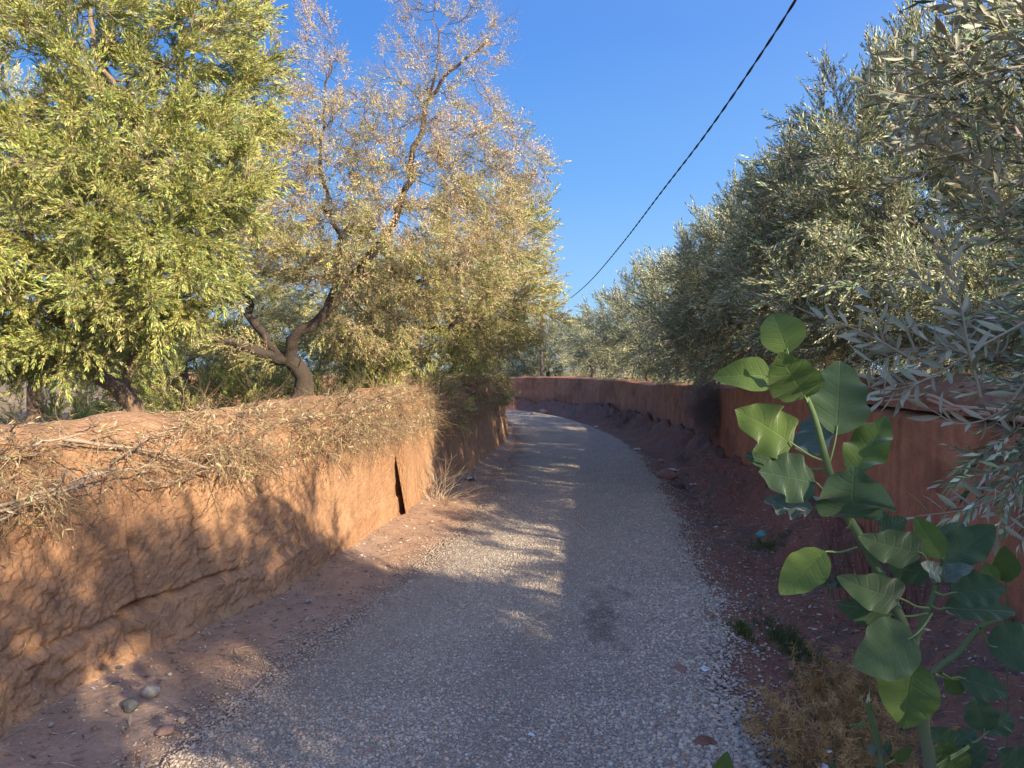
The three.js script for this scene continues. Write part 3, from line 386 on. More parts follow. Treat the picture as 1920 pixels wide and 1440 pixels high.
{ // trees standing farther back on that side
  const back = [[21, 330, 12.5, 'olive_tree', 'grey-green olive tree behind the fork of the half-dead one', [[330, 470, 230, 190, 1.6, 420], [470, 620, 190, 80, 1.3, 220], [250, 640, 200, 70, 1.2, 160], [400, 300, 130, 120, 1.2, 160]], S.yellow],
    [22, 60, 13.5, 'olive_tree', 'olive tree showing in dull green gaps behind the leaning one', [[40, 480, 230, 180, 1.8, 300], [90, 660, 260, 60, 1.4, 200], [-120, 300, 220, 260, 1.6, 160]], S.yellow],
    [23, 700, 17, 'olive_tree', 'olive tree filling the gap low behind the yellow-green one', [[700, 560, 200, 110, 2, 260], [880, 620, 130, 70, 1.8, 200], [560, 640, 190, 55, 1.6, 180]], S.yellow]];
  for (const [seed, px, d, name, label, lb, kind] of back) { const b = at(px, 740, d), g0 = groundY(b.x, d), L = lb.map(([x, y, rx, ry, rd, n]) => lobe(x, y, d, rx, ry, rd, n)); tree(name, label, { seed, step: .2, baseR: .16, stems: [[[b.x, g0 - .1, d], [b.x + .1, 1.5, d], [b.x - .1, 2.4, d]]], lobes: L, kinds: [[kind, .8, M.leaf, 1.1], [S.wideWeeping, .2, M.leaf, .8]], per: 3, up: .1, out: .5, rand: .7, maxCnt: 8, tint: .2 }); }
}
{ // the olive rows behind the shaded walls
  const R = [ // seed, x, depth, label, lobes as pixels, fine?
    [31, 4.75, 6.6, 'broad silver olive tree with upright shoots, hung with green olives', [[1680, 300, 6.6, 190, 170, 1.2, 520], [1560, 400, 6.4, 130, 150, 1.0, 330], [1800, 330, 6.6, 200, 230, 1.2, 420], [1640, 560, 6.2, 210, 120, 1.0, 420], [1850, 560, 6.2, 160, 140, 1.0, 300], [1990, 350, 6.8, 190, 300, 1.2, 240], [1480, 520, 6.7, 90, 120, .8, 170], [1800, 130, 6.7, 150, 90, .9, 150]], 1],
    [32, 4.7, 10.2, 'rounded silver-topped olive tree overhanging the plain flat wall', [[1470, 420, 10.2, 120, 110, 1.3, 300], [1400, 520, 10.0, 120, 110, 1.3, 300], [1350, 610, 9.9, 90, 80, 1.1, 200], [1480, 610, 9.8, 130, 80, 1.2, 260], [1600, 500, 10.4, 120, 170, 1.2, 220]], 1],
    [33, 4.9, 14.2, 'olive tree with drooping skirts beside the thorn heap', [[1350, 500, 14.2, 85, 85, 1.5, 210], [1290, 580, 14, 75, 80, 1.4, 210], [1340, 650, 13.8, 100, 55, 1.3, 190], [1430, 560, 14.2, 80, 110, 1.3, 150]], 0],
    [34, 5.0, 18.6, 'olive tree on the outer side of the curve, pale crest', [[1235, 560, 18.6, 65, 60, 1.6, 190], [1190, 620, 18.4, 60, 50, 1.5, 160], [1250, 660, 18, 80, 42, 1.4, 170]], 0],
    [35, 4.6, 23.5, 'smaller olive tree along the curve with gaps under its crown', [[1150, 600, 23.5, 50, 45, 1.6, 170], [1120, 645, 23, 50, 38, 1.5, 150], [1180, 660, 23, 60, 35, 1.5, 130]], 0],
    [36, 3.6, 30.5, 'olive tree behind the bend of the dark red wall', [[1075, 635, 30.5, 34, 32, 1.6, 130], [1095, 668, 30, 45, 26, 1.5, 120]], 0],
    [37, 1.8, 33.5, 'upright feathery olive tree at the far end of the lane', [[1030, 640, 33.5, 30, 30, 1.7, 130], [1020, 675, 33, 40, 26, 1.5, 120]], 0],
    [38, -.6, 34.5, 'low dark olive tree drooping over the end of the dark red wall', [[985, 660, 34.5, 36, 32, 1.8, 120], [960, 685, 34, 38, 20, 1.6, 90], [925, 650, 35, 50, 40, 2, 110]], 0]];
  for (const [seed, x, d, label, lb, fine] of R) {
    const g0 = groundY(x, d), L = lb.map((a) => lobe(...a)); if (seed === 31) L.push([3.95, 1.95, 4.7, .55, .35, .9, 110]); const top = Math.max(...L.map((l) => l[1] + l[4])), bot = Math.min(...L.map((l) => l[1] - l[4]));
    const kf = (p, r) => { const t = (p.y - bot) / (top - bot) + r.pm(.15); if (t > .45 && r() < .3) return null; return t > .72 ? [[fine ? S.shoot : S.wideUpright, 1, M.leaf]] : [[fine ? S.weeping : S.wideWeeping, .55, M.leaf], [fine ? S.upright : S.wideUpright, .45, M.leaf]]; };  // every sprig shares one mix of leaf colours; only the shoots' shape differs
    tree('olive_tree', label, { seed, step: fine ? .15 : .24, baseR: .15, bark: BARK([.13, .105, .085], [.24, .21, .17]), stems: [[[x, g0 - .1, d], [x - .05, 1.1, d - .1], [x - .1, 1.7, d]], [[x - .1, 1.5, d], [x - .6, 2.2, d - .4]], [[x - .1, 1.5, d], [x + .4, 2.3, d + .3]]],
      lobes: L, kinds: kf, per: fine ? 5 : 4, scale: fine ? .86 : 1, up: (p) => .1 + 1.5 * sm(.55, .95, (p.y - bot) / (top - bot)), out: .45, rand: .55, maxCnt: 8, sag: .02, tint: .12, group: 'olive trees behind the shaded walls', fruit: seed === 31 ? 700 : 0 });
  }
  // second row, seen only in gaps, and the trees out of view whose shade lies on the lane
  const Q = [[41, 8.8, 9.5, 4.6, 2.0], [42, 8.6, 16, 4.4, 2.0], [43, 8.4, 23, 4.2, 2.0], [44, 6.5, 31, 4.0, 2.0], [45, 3.5, 39, 4.2, 2.2], [46, -2, 41, 4.2, 2.2], [47, 9, 40, 4.4, 2.4], [48, -8, 40, 4.4, 2.4]];
  Q.forEach(([seed, x, d, h, rad], i) => { const g0 = groundY(x, d), L = [[x, h - rad * .8, d, rad, rad * .8, rad, 240], [x - .4, h - rad * 1.3, d, rad * 1.05, rad * .5, rad, 150]]; tree('olive_tree', ['olive tree of the back row behind the broad silver one', 'olive tree of the back row behind the one with drooping skirts', 'olive tree of the back row behind the smaller one on the curve', 'olive tree of the back row at the bend', 'far olive tree beyond the end of the lane', 'far olive tree beyond the low dark one', 'far olive tree past the bend on the outer side', 'far olive tree past the bend on the inner side'][i], { seed, step: .3, baseR: .15, stems: [[[x, g0 - .1, d], [x, 1.3, d], [x - .1, 2, d]]], lobes: L, kinds: [[S.wideUpright, .6, M.leaf, 1.2], [S.wideWeeping, .4, M.leaf, 1.2]], per: 4, up: .2, out: .5, rand: .6, maxCnt: 8, group: 'back row of olive trees' }); });
  const U = [[51, 4.9, -2.8, 4.7, 2.0, 'olive tree behind the orange wall, out of view, shading the cracked wall'], [52, 4.9, -6.8, 4.9, 2.0, 'olive tree farther back behind the orange wall, out of view']];
  U.push([53, 4.3, -.5, 3.3, 1.1, 'middling olive tree behind the orange wall, out of view'], [54, 3.95, 3.25, 2.75, .78, 'low young olive tree tucked behind the orange wall']);
  for (const [seed, x, d, h, rad, label] of U) { const g0 = groundY(x, d), L = [[x, h - rad * .8, d, rad, rad * .8, rad, 280], [x - .3, h - rad * 1.35, d, rad, rad * .5, rad, 170]]; tree('olive_tree', label, { seed, step: .24, scale: seed === 54 ? .5 : seed === 53 ? .75 : 1, baseR: .15, stems: [[[x, g0 - .1, d], [x, 1.3, d], [x - .1, 2, d]]], lobes: L, kinds: [[S.wideUpright, .6, M.leaf], [S.wideWeeping, .4, M.leaf]], per: 7, up: .2, out: .5, rand: .7, maxCnt: 10, group: 'olive trees behind the shaded walls' }); }
}
console.log('tree sprigs', total);

// ------------------------------------------------------------------ undergrowth beyond the sunlit wall
{ const U = [[61, 90, 735, 7.2, .7, 'light green bush rising just behind the cracked wall'], [62, 430, 735, 10.5, 1.25, 'dull green bush in the gap beside the forked trunk'], [63, 690, 715, 10.0, 1.0, 'grey-green bush at the foot of the golden tree'], [64, 330, 720, 14, 1.8, 'shadowy bush between the two trunks'], [65, 800, 700, 14.5, 1.3, 'olive-brown bush over the brush-covered wall']];
  for (const [seed, px, py, d, rad, label] of U) { const c = at(px, py, d), g0 = groundY(c.x, d), o = thing('bush', label, 'bush', [0, 0, 0], 'bushes behind the sunlit wall'), L = [[c.x, g0 + rad * .7, d, rad * 1.3, rad * .7, rad * .8, 150]], T = grow({ seed, stems: [[[c.x, g0 - .1, d], [c.x, g0 + .2, d]]], lobes: L, step: .16, baseR: .02 }); mesh('stem', limbs(T, BARK()), M.bark, o); total += leafOut(T, o, { per: 3, up: .3, out: .4, rand: .5, maxCnt: 8, kinds: [[S.yellow, .5, M.leaf], [S.green, .5, M.leaf]], centre: mean(L) }); } }

// ------------------------------------------------------------------ the olive whose sprays reach in over the ditch
const LEAFG = many(5, (k) => { const g = new GB(), r = RNG(700 + k); addLeaf(g, new THREE.Matrix4(), .068 * r.in(.85, 1.15), .0145 * r.in(.85, 1.15), r.pick([[.30, .31, .22], [.24, .26, .17], [.36, .36, .27], [.19, .21, .13], [.33, .32, .22]]), true, r.in(.02, .2)); return g.geo(); });
{
  const o = thing('olive_tree', 'olive tree by the orange wall reaching sprays of large silvery leaves over the ditch', 'tree', [0, 0, 0], 'olive trees behind the shaded walls');
  const g0 = groundY(3.5, 1.9), hub = V(3.3, 1.9, -1.95), W = (pts, d) => pts.map(([x, y, dd]) => at(x, y, dd ?? d));
  const hand = [W([[1935, 358], [1850, 320], [1785, 288], [1735, 262], [1690, 240]], 2.05), W([[1935, 120], [1840, 140], [1780, 165], [1710, 188], [1650, 196]], 1.95), W([[1840, 745], [1818, 660], [1803, 580], [1785, 500], [1772, 445]], 1.75), W([[1930, 662], [1800, 660], [1720, 652], [1650, 676], [1600, 690]], 1.9), W([[1930, 600], [1830, 655], [1760, 700], [1690, 728], [1640, 730], [1607, 712]], 1.8), W([[1700, 668], [1650, 640], [1590, 612], [1535, 592]], 1.85), W([[1660, 650], [1645, 600], [1632, 555]], 1.9), W([[1715, 655], [1695, 605], [1680, 560]], 1.88), W([[1935, 700], [1880, 770], [1800, 795], [1745, 768]], 1.7), W([[1935, 820], [1910, 900], [1830, 950], [1720, 968]], 1.65), W([[1935, 100], [1890, 60], [1868, 20], [1855, -30]], 1.9), W([[1935, 480], [1880, 440], [1830, 400], [1770, 380]], 2.1), W([[1935, 250], [1860, 230], [1800, 210], [1740, 215]], 2.15), W([[1935, 780], [1900, 860], [1880, 950], [1870, 1010]], 1.75), W([[1935, 560], [1880, 590], [1830, 600], [1780, 610]], 2.0)];
  const stems = [[[3.5, g0 - .1, 1.9], [3.45, 1.2, 1.9], hub], ...[0, 1, 3, 4, 8, 9, 10, 11, 12, 13, 14].map((k) => [hub.clone().lerp(hand[k][0], .04), hub.clone().lerp(hand[k][0], .5).add(V(0, .12, 0)), hand[k][0]])];
  const L = [[2.8, 2.1, 1.3, .7, .45, .7, 110], [1.95, 2.3, 2.2, .2, .45, .25, 26], [3.6, 2.0, 1.5, .7, .4, .5, 80]];
  const T = grow({ seed: 71, stems, lobes: L, step: .14, baseR: .075 });
  mesh('trunk', limbs(T, BARK([.15, .12, .095], [.26, .22, .17])), M.bark, o);
  total += leafOut(T, o, { per: 2, up: .1, out: .4, rand: .6, maxCnt: 5, scale: .8, kinds: (p) => p.x / -p.z < .78 && p.y < 2.2 ? null : [[S.upright, .6, M.leaf], [S.weeping, .4, M.leaf]], centre: V(3, 2.2, -1.9) });
  const r = RNG(77), spots = []; const fan = (pts, r0, gap, n) => { const c = new THREE.CatmullRomCurve3(pts), Ln = c.getLength(), g = new GB(), m = 16, P = many(m + 1, (k) => c.getPointAt(k / m)); g.tube(P, P.map((_, k) => mix(r0, .0011, k / m)), 5, [.33, .29, .21], false); mesh('twig', g.geo(), M.twig, o); for (let s = .03; s < Ln; s += gap * r.in(.8, 1.2)) { const p = c.getPointAt(s / Ln), t = c.getTangentAt(s / Ln), a = r() * 6.28, sd = V(Math.cos(a), Math.sin(a), Math.cos(a + 1) * .8); sd.addScaledVector(t, -sd.dot(t)).normalize(); for (const q of [1, -1]) spots.push([p, t.clone().multiplyScalar(r.in(.5, 1.1)).addScaledVector(sd, q).add(V(0, .25, 0)).normalize()]); } const e = c.getPointAt(1), t = c.getTangentAt(1); spots.push([e, t]); };
  hand.forEach((h, k) => { fan(h, .0042, .036); const c = new THREE.CatmullRomCurve3(h); if (![2, 5, 6, 7, 8, 9, 13].includes(k)) for (let j = 0; j < 3; j++) { const u = r.in(.1, .75), p = c.getPointAt(u), t = c.getTangentAt(u), d = V(t.x * .8 + r.pm(.5), t.y * .5 + r.in(-.2, .9), t.z + r.pm(.4)).normalize(), l = r.in(.10, .20); fan([p, p.clone().addScaledVector(d, l * .5), p.clone().addScaledVector(d, l).add(V(0, .02, 0))], .0024, .032); } });
  const rest = many(LEAFG.length, () => []); spots.forEach(([p, d], k) => { const gi = Math.floor(r() * LEAFG.length), m = place(p, d, r() * 6.28, r.in(.8, 1.15)); if (k % Math.ceil(spots.length / 300) === 0) { const q = mesh('leaf', LEAFG[gi], M.leaf, o); q.applyMatrix4(m); } else rest[gi].push([m, [1, 1, 1]]); });
  rest.forEach((l, k) => copies('foliage', LEAFG[k], M.leaf, l, o)); console.log('spray leaves', spots.length);
}

// ------------------------------------------------------------------ dry brush along the crown of the sunlit wall
const BR = [[.37, .26, .155], [.27, .195, .125], [.44, .325, .205], [.20, .145, .10]];
const brushG = many(6, (k) => { const r = RNG(800 + k), parts = [twigSpray(810 + k, { len: k % 3 ? .34 : .5, r0: k % 3 ? .003 : .0052, forks: 6, col: BR[k % 4], spread: .8, kids: .55, wob: .14 })]; const s = sprig(830 + k, { len: .2, pairs: 4, leaf: .05, wid: .009, cols: [[.5, .39, .2], [.42, .31, .17], [.56, .46, .3]], open: .9, hang: .5, skip: .35, stem: BR[k % 4] }); s.applyMatrix4(place(V(0, .08, 0), V(r.pm(.5), 1, r.pm(.5)).normalize(), 0, 1)); parts.push(s); return mergeGeometries(parts); });
function brushOn(name, label, path, H, d0, d1, n, seed, { hang = .3, thick = .5, round = .28, rise = .04, dens = null } = {}) {
  const o = thing(name, label, 'brushwood', [0, 0, 0], 'dry brush on the earth walls'), r = RNG(seed), c = resample(path, () => .03).filter((q) => -q.p.z > d0 && -q.p.z < d1), lists = many(brushG.length, () => []);
  for (let k = 0; k < n; k++) { const q = r.pick(c), d = -q.p.z; if (dens && r() > dens(d, r)) continue; const nx = -q.t.z, nz = q.t.x, nl = Math.hypot(nx, nz), h = H(d), f = r(), w = r();
    let off, y; if (f < .45) { const a = r.in(0, 1.2); off = -thick * (1 - Math.cos(a)) * .92 + .06; y = h - round + round * Math.sin(a) + r.in(0, rise); } else { y = h - round - r() * r() * hang; off = .07 + .05 * r() + .03; }
    const p = V(q.p.x + nx / nl * off, y, q.p.z + nz / nl * off), dir = V(q.t.x * r.pm(1.2) + nx * r.in(-.25, .35), (f < .45 ? r.in(-.22, .12) : r.in(-.8, 0)), q.t.z * r.pm(1.2) + nz * r.in(-.25, .35)).normalize(); const b = r.in(.7, 1.15);
    lists[Math.floor(w * brushG.length)].push([place(p, dir, r() * 6.28, r.in(.55, 1.05)), [b, b * r.in(.95, 1.02), b * r.in(.88, 1.02)]]); }
  lists.forEach((l, k) => l.length && copies('twigs', brushG[k], M.twig, l, o)); return o;
}
{
  const b1 = brushOn('brushwood', 'thin scatter of dry sticks and twigs over the lumpy cracked stretch of wall', LEFT_A, topL, 2.9, 4.75, 420, 901, { hang: .26, round: .17, thick: .44, rise: .02, dens: (d, r) => .35 + .65 * clamp(fbm(d * 2.2, 4, 0, 2) * 2.2 + .5) });
  brushOn('brushwood', 'tangled dry brush mat hanging over the sunlit wall up to the dark slot', LEFT_A, topL, 4.6, 7.25, 640, 902, { hang: .26, round: .17, thick: .44, rise: .03, dens: (d) => clamp(.45 + (d - 4.6) * .3) });
  brushOn('brushwood', 'deep dry brush thatch on the curving wall past the dark slot', LEFT_B, topL, 7.5, 18.2, 1200, 903, { hang: .26, rise: .10, round: .2 });
  const onWall = (px, py, lift) => { let best = null, m = 1e9; for (let d = 2.8; d < 6; d += .01) { const p = at(px, py, d), e = fromLeft(p.x, d); if (Math.abs(e - lift) < m) { m = Math.abs(e - lift); best = p; } } return best; };
  const sticks = [[[[120, 822], [200, 835], [300, 850], [370, 872], [418, 890]], .010], [[[0, 948], [70, 925], [140, 905], [215, 878]], .009], [[[0, 962], [60, 942], [130, 918], [190, 905]], .008], [[[0, 975], [50, 950], [120, 928], [160, 915]], .006], [[[130, 905], [190, 885], [250, 880], [300, 868]], .006], [[[418, 890], [440, 862], [455, 830], [458, 800]], .008], [[[210, 870], [250, 840], [300, 812], [340, 806]], .006], [[[60, 835], [110, 822], [160, 815]], .006], [[[300, 850], [330, 820], [345, 800]], .005], [[[270, 905], [330, 900], [390, 882]], .005]];
  const r = RNG(911); for (const [pts, R] of sticks) { const P = new THREE.CatmullRomCurve3(pts.map(([x, y]) => onWall(x, y, y > 860 ? .13 : .04))).getPoints(10); P.forEach((p) => { p.x += r.pm(.006); p.y += r.pm(.008); }); const g = new GB(); g.tube(P, P.map((_, k) => R * (1 - .05 * k)), 6, mul([.36, .29, .23], r.in(.85, 1.2)), true, .2); for (let j = 0; j < 5; j++) { const q = P[1 + Math.floor(r() * 9)], e = V(r.pm(1), r.pm(.7), r.in(-.2, .8)).normalize(), l = r.in(.06, .2); g.tube([q, q.clone().addScaledVector(e, l * .5).add(V(0, r.pm(.01), 0)), q.clone().addScaledVector(e, l)], [R * .4, R * .3, .001], 4, [.36, .28, .2], false); } mesh('stick', g.geo(), M.twig, b1); }
  // sticks laid under the coping of the orange wall
  const b4 = thing('stick_layer', 'pale sticks laid under the coping of the orange wall', 'sticks'), onR = (px, py) => { let best = null, m = 1e9; for (let d = 3; d < 7; d += .01) { const p = at(px, py, d), e = fromRight(p.x, d); if (Math.abs(e - .09) < m) { m = Math.abs(e - .09); best = p; } } return best; };
  for (const [pts, R] of [[[[1700, 745], [1745, 742], [1790, 762]], .012], [[[1740, 748], [1765, 758], [1800, 770]], .011], [[[1770, 768], [1830, 766], [1900, 772]], .012], [[[1790, 762], [1850, 770], [1920, 785]], .012], [[[1820, 776], [1870, 778], [1930, 790]], .010], [[[1660, 752], [1700, 748], [1720, 750]], .008]]) { const P = new THREE.CatmullRomCurve3(pts.map(([x, y]) => onR(x, y))).getPoints(8), g = new GB(); g.tube(P, R, 6, mul([.50, .36, .27], r.in(.85, 1.15)), true, .15); mesh('stick', g.geo(), M.twig, b4); }
}

// ------------------------------------------------------------------ thorn heap, dry shrubs, reeds, weeds
function bushOf(name, label, category, [x, d], { n, len, R = .003, col, spread, up = 1, seed, h = 0, geoms = null, dome = null, mat = M.twig, sink = .02, part = 'stems' }) {
  const o = thing(name, label, category), r = RNG(seed), y0 = groundAt(x, d) - sink + h, G = geoms ?? many(4, (k) => twigSpray(seed * 7 + k, { len, r0: R, forks: 6, col, spread: .7, kids: .5, wob: .10 })), lists = many(G.length, () => []);
  for (let k = 0; k < n; k++) { let p, dir; if (dome) { const a = r() * 6.28, b = r.pm(1), q = r() ** .4; p = V(x + Math.cos(a) * dome[0] * q * Math.sqrt(1 - b * b), y0 + dome[1] * (1 + b * q), -d + Math.sin(a) * dome[2] * q * Math.sqrt(1 - b * b)); dir = V(r.pm(1), r.pm(1) + up, r.pm(1)).normalize(); } else { const a = r() * 6.28, q = r() * spread; p = V(x + Math.cos(a) * q * .25, y0, -d + Math.sin(a) * q * .25); dir = V(Math.cos(a) * q, up * r.in(.6, 1.1), Math.sin(a) * q).normalize(); } const b = r.in(.75, 1.2); lists[k % G.length].push([place(p, dir, r() * 6.28, r.in(.6, 1.1)), [b, b, b]]); }
  lists.forEach((l, k) => copies(part, G[k], mat, l, o)); return o;
}
{
  bushOf('thorn_heap', 'dark grey heap of thorny brush stuffed into the joint of the shaded wall', 'thorn heap', [3.12, 11.25], { n: 900, len: .3, R: .003, col: [.27, .235, .22], seed: 31, dome: [.24, .46, .34], up: .2, h: .3 });
  bushOf('dry_shrub', 'pale leafless dry shrub at the foot of the wall just past the dark slot', 'shrub', [-.92, 8.35], { n: 46, len: .55, R: .0042, col: [.44, .36, .27], spread: 1.3, seed: 33 });
  bushOf('dry_shrub', 'dry twiggy shrub on the bank below the far curve of wall', 'shrub', [3.15, 20.5], { n: 120, len: .4, R: .004, col: [.13, .10, .09], seed: 35, dome: [.5, .22, .5], up: .6 });
  bushOf('dry_shrub', 'small dead tuft drooping on the bank under the plain flat wall', 'shrub', [2.78, 8.6], { n: 60, len: .3, R: .002, col: [.19, .125, .085], seed: 36, spread: 1.4, up: .7 });
  bushOf('dry_shrub', 'dark little tuft on the bank at the foot of the thorn heap', 'shrub', [2.95, 12.0], { n: 60, len: .25, R: .002, col: [.12, .10, .08], seed: 37, dome: [.18, .12, .2], up: .5 });
  // golden spiny shrub
  const spiny = many(4, (k) => { const r = RNG(950 + k), g = new GB(); const P = [V(0, 0, 0), V(r.pm(.02), .09, r.pm(.02)), V(r.pm(.04), .17, r.pm(.04)), V(r.pm(.06), .25, r.pm(.06))]; g.tube(P, [.0022, .0018, .0014, .0008], 3, [.30, .17, .07], false); for (let j = 0; j < 26; j++) { const t = r.in(.1, 1) * 3, i = Math.min(2, Math.floor(t)), p = P[i].clone().lerp(P[i + 1], t - i); for (let q = 0; q < 3; q++) { const e = V(r.pm(1), r.pm(.7), r.pm(1)).normalize(); g.tube([p, p.clone().addScaledVector(e, r.in(.016, .04))], [.0017, .0005], 3, mul([.52, .35, .15], r.in(.7, 1.25)), false); } } return g.geo(); });
  bushOf('spiny_shrub', 'low golden-brown spiny dry shrub sprawling in the ditch', 'shrub', [1.28, 2.75], { n: 230, geoms: spiny, seed: 39, dome: [.34, .14, .42], up: .5, part: 'spines' });
  bushOf('spiny_shrub', 'small brown spiny shrub behind the sprawling golden one', 'shrub', [1.62, 3.35], { n: 120, geoms: spiny, seed: 40, dome: [.2, .12, .22], up: .5, part: 'spines' });
  // dry reed stalks against the orange wall
  const ro = thing('reed_clump', 'clump of thin dark dry reed stalks against the orange wall', 'reeds'), r = RNG(41); const rg = many(5, (k) => { const g = new GB(), b = r.pm(.12), l = .62; g.tube(many(6, (j) => V(b * (j / 5) ** 2 * l, j / 5 * l, 0)), many(6, (j) => .0032 * (1 - .13 * j)), 4, [.13, .07, .05], false); return g.geo(); });
  const L5 = many(5, () => []); for (let k = 0; k < 150; k++) { const d = 4.1 + r() * 1.5, x = 2.33 + (d - 4.1) * .12 + r.pm(.16), lean = r.pm(.32); L5[k % 5].push([place(V(x, groundAt(x, d) - .03, -d), V(lean - .06, 1, r.pm(.3)).normalize(), r() * 6, r.in(.55, 1.15)), mul([1, 1, 1], r.in(.7, 2.2))]); } L5.forEach((l, k) => copies('stalks', rg[k], M.twig, l, ro));
  // small green growth in the ditch
  const blade = many(3, (k) => { const g = new GB(), q = RNG(60 + k); for (let j = 0; j < 9; j++) { const m = place(V(q.pm(.02), 0, q.pm(.02)), V(q.pm(.5), 1, q.pm(.5)).normalize(), q() * 6, 1); addLeaf(g, m, q.in(.05, .11), .004, mul([.085, .125, .03], q.in(.7, 1.3)), false, .3); } return g.geo(); });
  const tuft = (label, x, d, n, rx, rd, seed, tint) => { const o = thing('grass_tuft', label, 'grass', [0, 0, 0], 'green tufts in the ditch'), q = RNG(seed), L = many(3, () => []); for (let k = 0; k < n; k++) { const a = x + q.n() * rx, b = d + q.n() * rd; L[k % 3].push([place(V(a, groundAt(a, b) - .005, -b), V(q.pm(.2), 1, q.pm(.2)).normalize(), q() * 6, q.in(.5, 1.1)), mul(tint, q.in(.7, 1.3))]); } L.forEach((l, k) => copies('blades', blade[k], M.leaf, l, o)); };
  tuft('bright green moss-like tuft beneath the broad-leaved plant', 1.72, 3.7, 130, .12, .16, 71, [.8, 1, .6]); tuft('dull grey-green tuft on the ditch edge beside the gravel', 1.72, 4.35, 160, .10, .3, 72, [.9, .95, 1.1]); tuft('thin green tuft by the teal plastic scrap', 2.45, 6.7, 60, .1, .18, 73, [.8, 1, .6]); tuft('few green blades in bare red earth', 1.42, 4.3, 40, .05, .12, 74, [1, 1, .8]);
}

// ------------------------------------------------------------------ broad-leaved plants in the foreground
// two leaf ages, light through leaves put into the brighter green; waxy underside bloom
const YOUNG_LIT = [.115, .215, .026], MATURE = [.06, .14, .05], BLOOM = [.15, .235, .19];
function blade(base, tip, w, col, { roll = 0, fold = .25, curl = .1, wave = 0, seed = 1, bl = 1 }) {
  const g = new GB(), r = RNG(seed), A = V(0, 0, 0).subVectors(tip, base), L = A.length(), a = A.clone().normalize(), view = V(0, EYE, 0).sub(base.clone().lerp(tip, .5)).normalize(); let side = V(0, 0, 0).crossVectors(a, view).normalize(), n = V(0, 0, 0).crossVectors(side, a).normalize(); side.applyAxisAngle(a, roll); n.applyAxisAngle(a, roll);
  const NU = 24, NV = 10, ph = r() * 6.28, wv = 2.2 + r() * 1.5, ids = [];
  for (let i = 0; i <= NU; i++) { const t = i / NU, out = Math.pow(Math.sin(Math.PI * Math.pow(t, .78)), .72) * (t > .9 ? 1 : 1), row = []; for (let j = 0; j <= NV; j++) { const v = j / NV * 2 - 1, hw = w * .5 * Math.max(out, .012), x = v * hw, z = Math.abs(v) * hw * fold - curl * L * (4 * (t - .5) ** 2 - .35) + wave * w * Math.abs(v) ** 1.5 * Math.sin(t * wv * 6.28 + ph + (v > 0 ? 1.7 : 0)) * Math.sin(Math.PI * t); const jag = 1 + Math.abs(v) * (.07 * vn(t * 4 + seed, v > 0 ? 3 : 9, seed) + .02 * vn(t * 16, v > 0 ? 5 : 1, seed)); const p = base.clone().addScaledVector(a, t * L).addScaledVector(side, x * jag).addScaledVector(n, z); row.push(g.v(p.x, p.y, p.z, mul(col, 1 + .06 * vn(t * 4, v * 3, seed)), t, .5 + v * .5)); } ids.push(row); }
  for (let i = 0; i < NU; i++) for (let j = 0; j < NV; j++) g.q(ids[i][j], ids[i][j + 1], ids[i + 1][j + 1], ids[i + 1][j]);
  return g.geo();
}
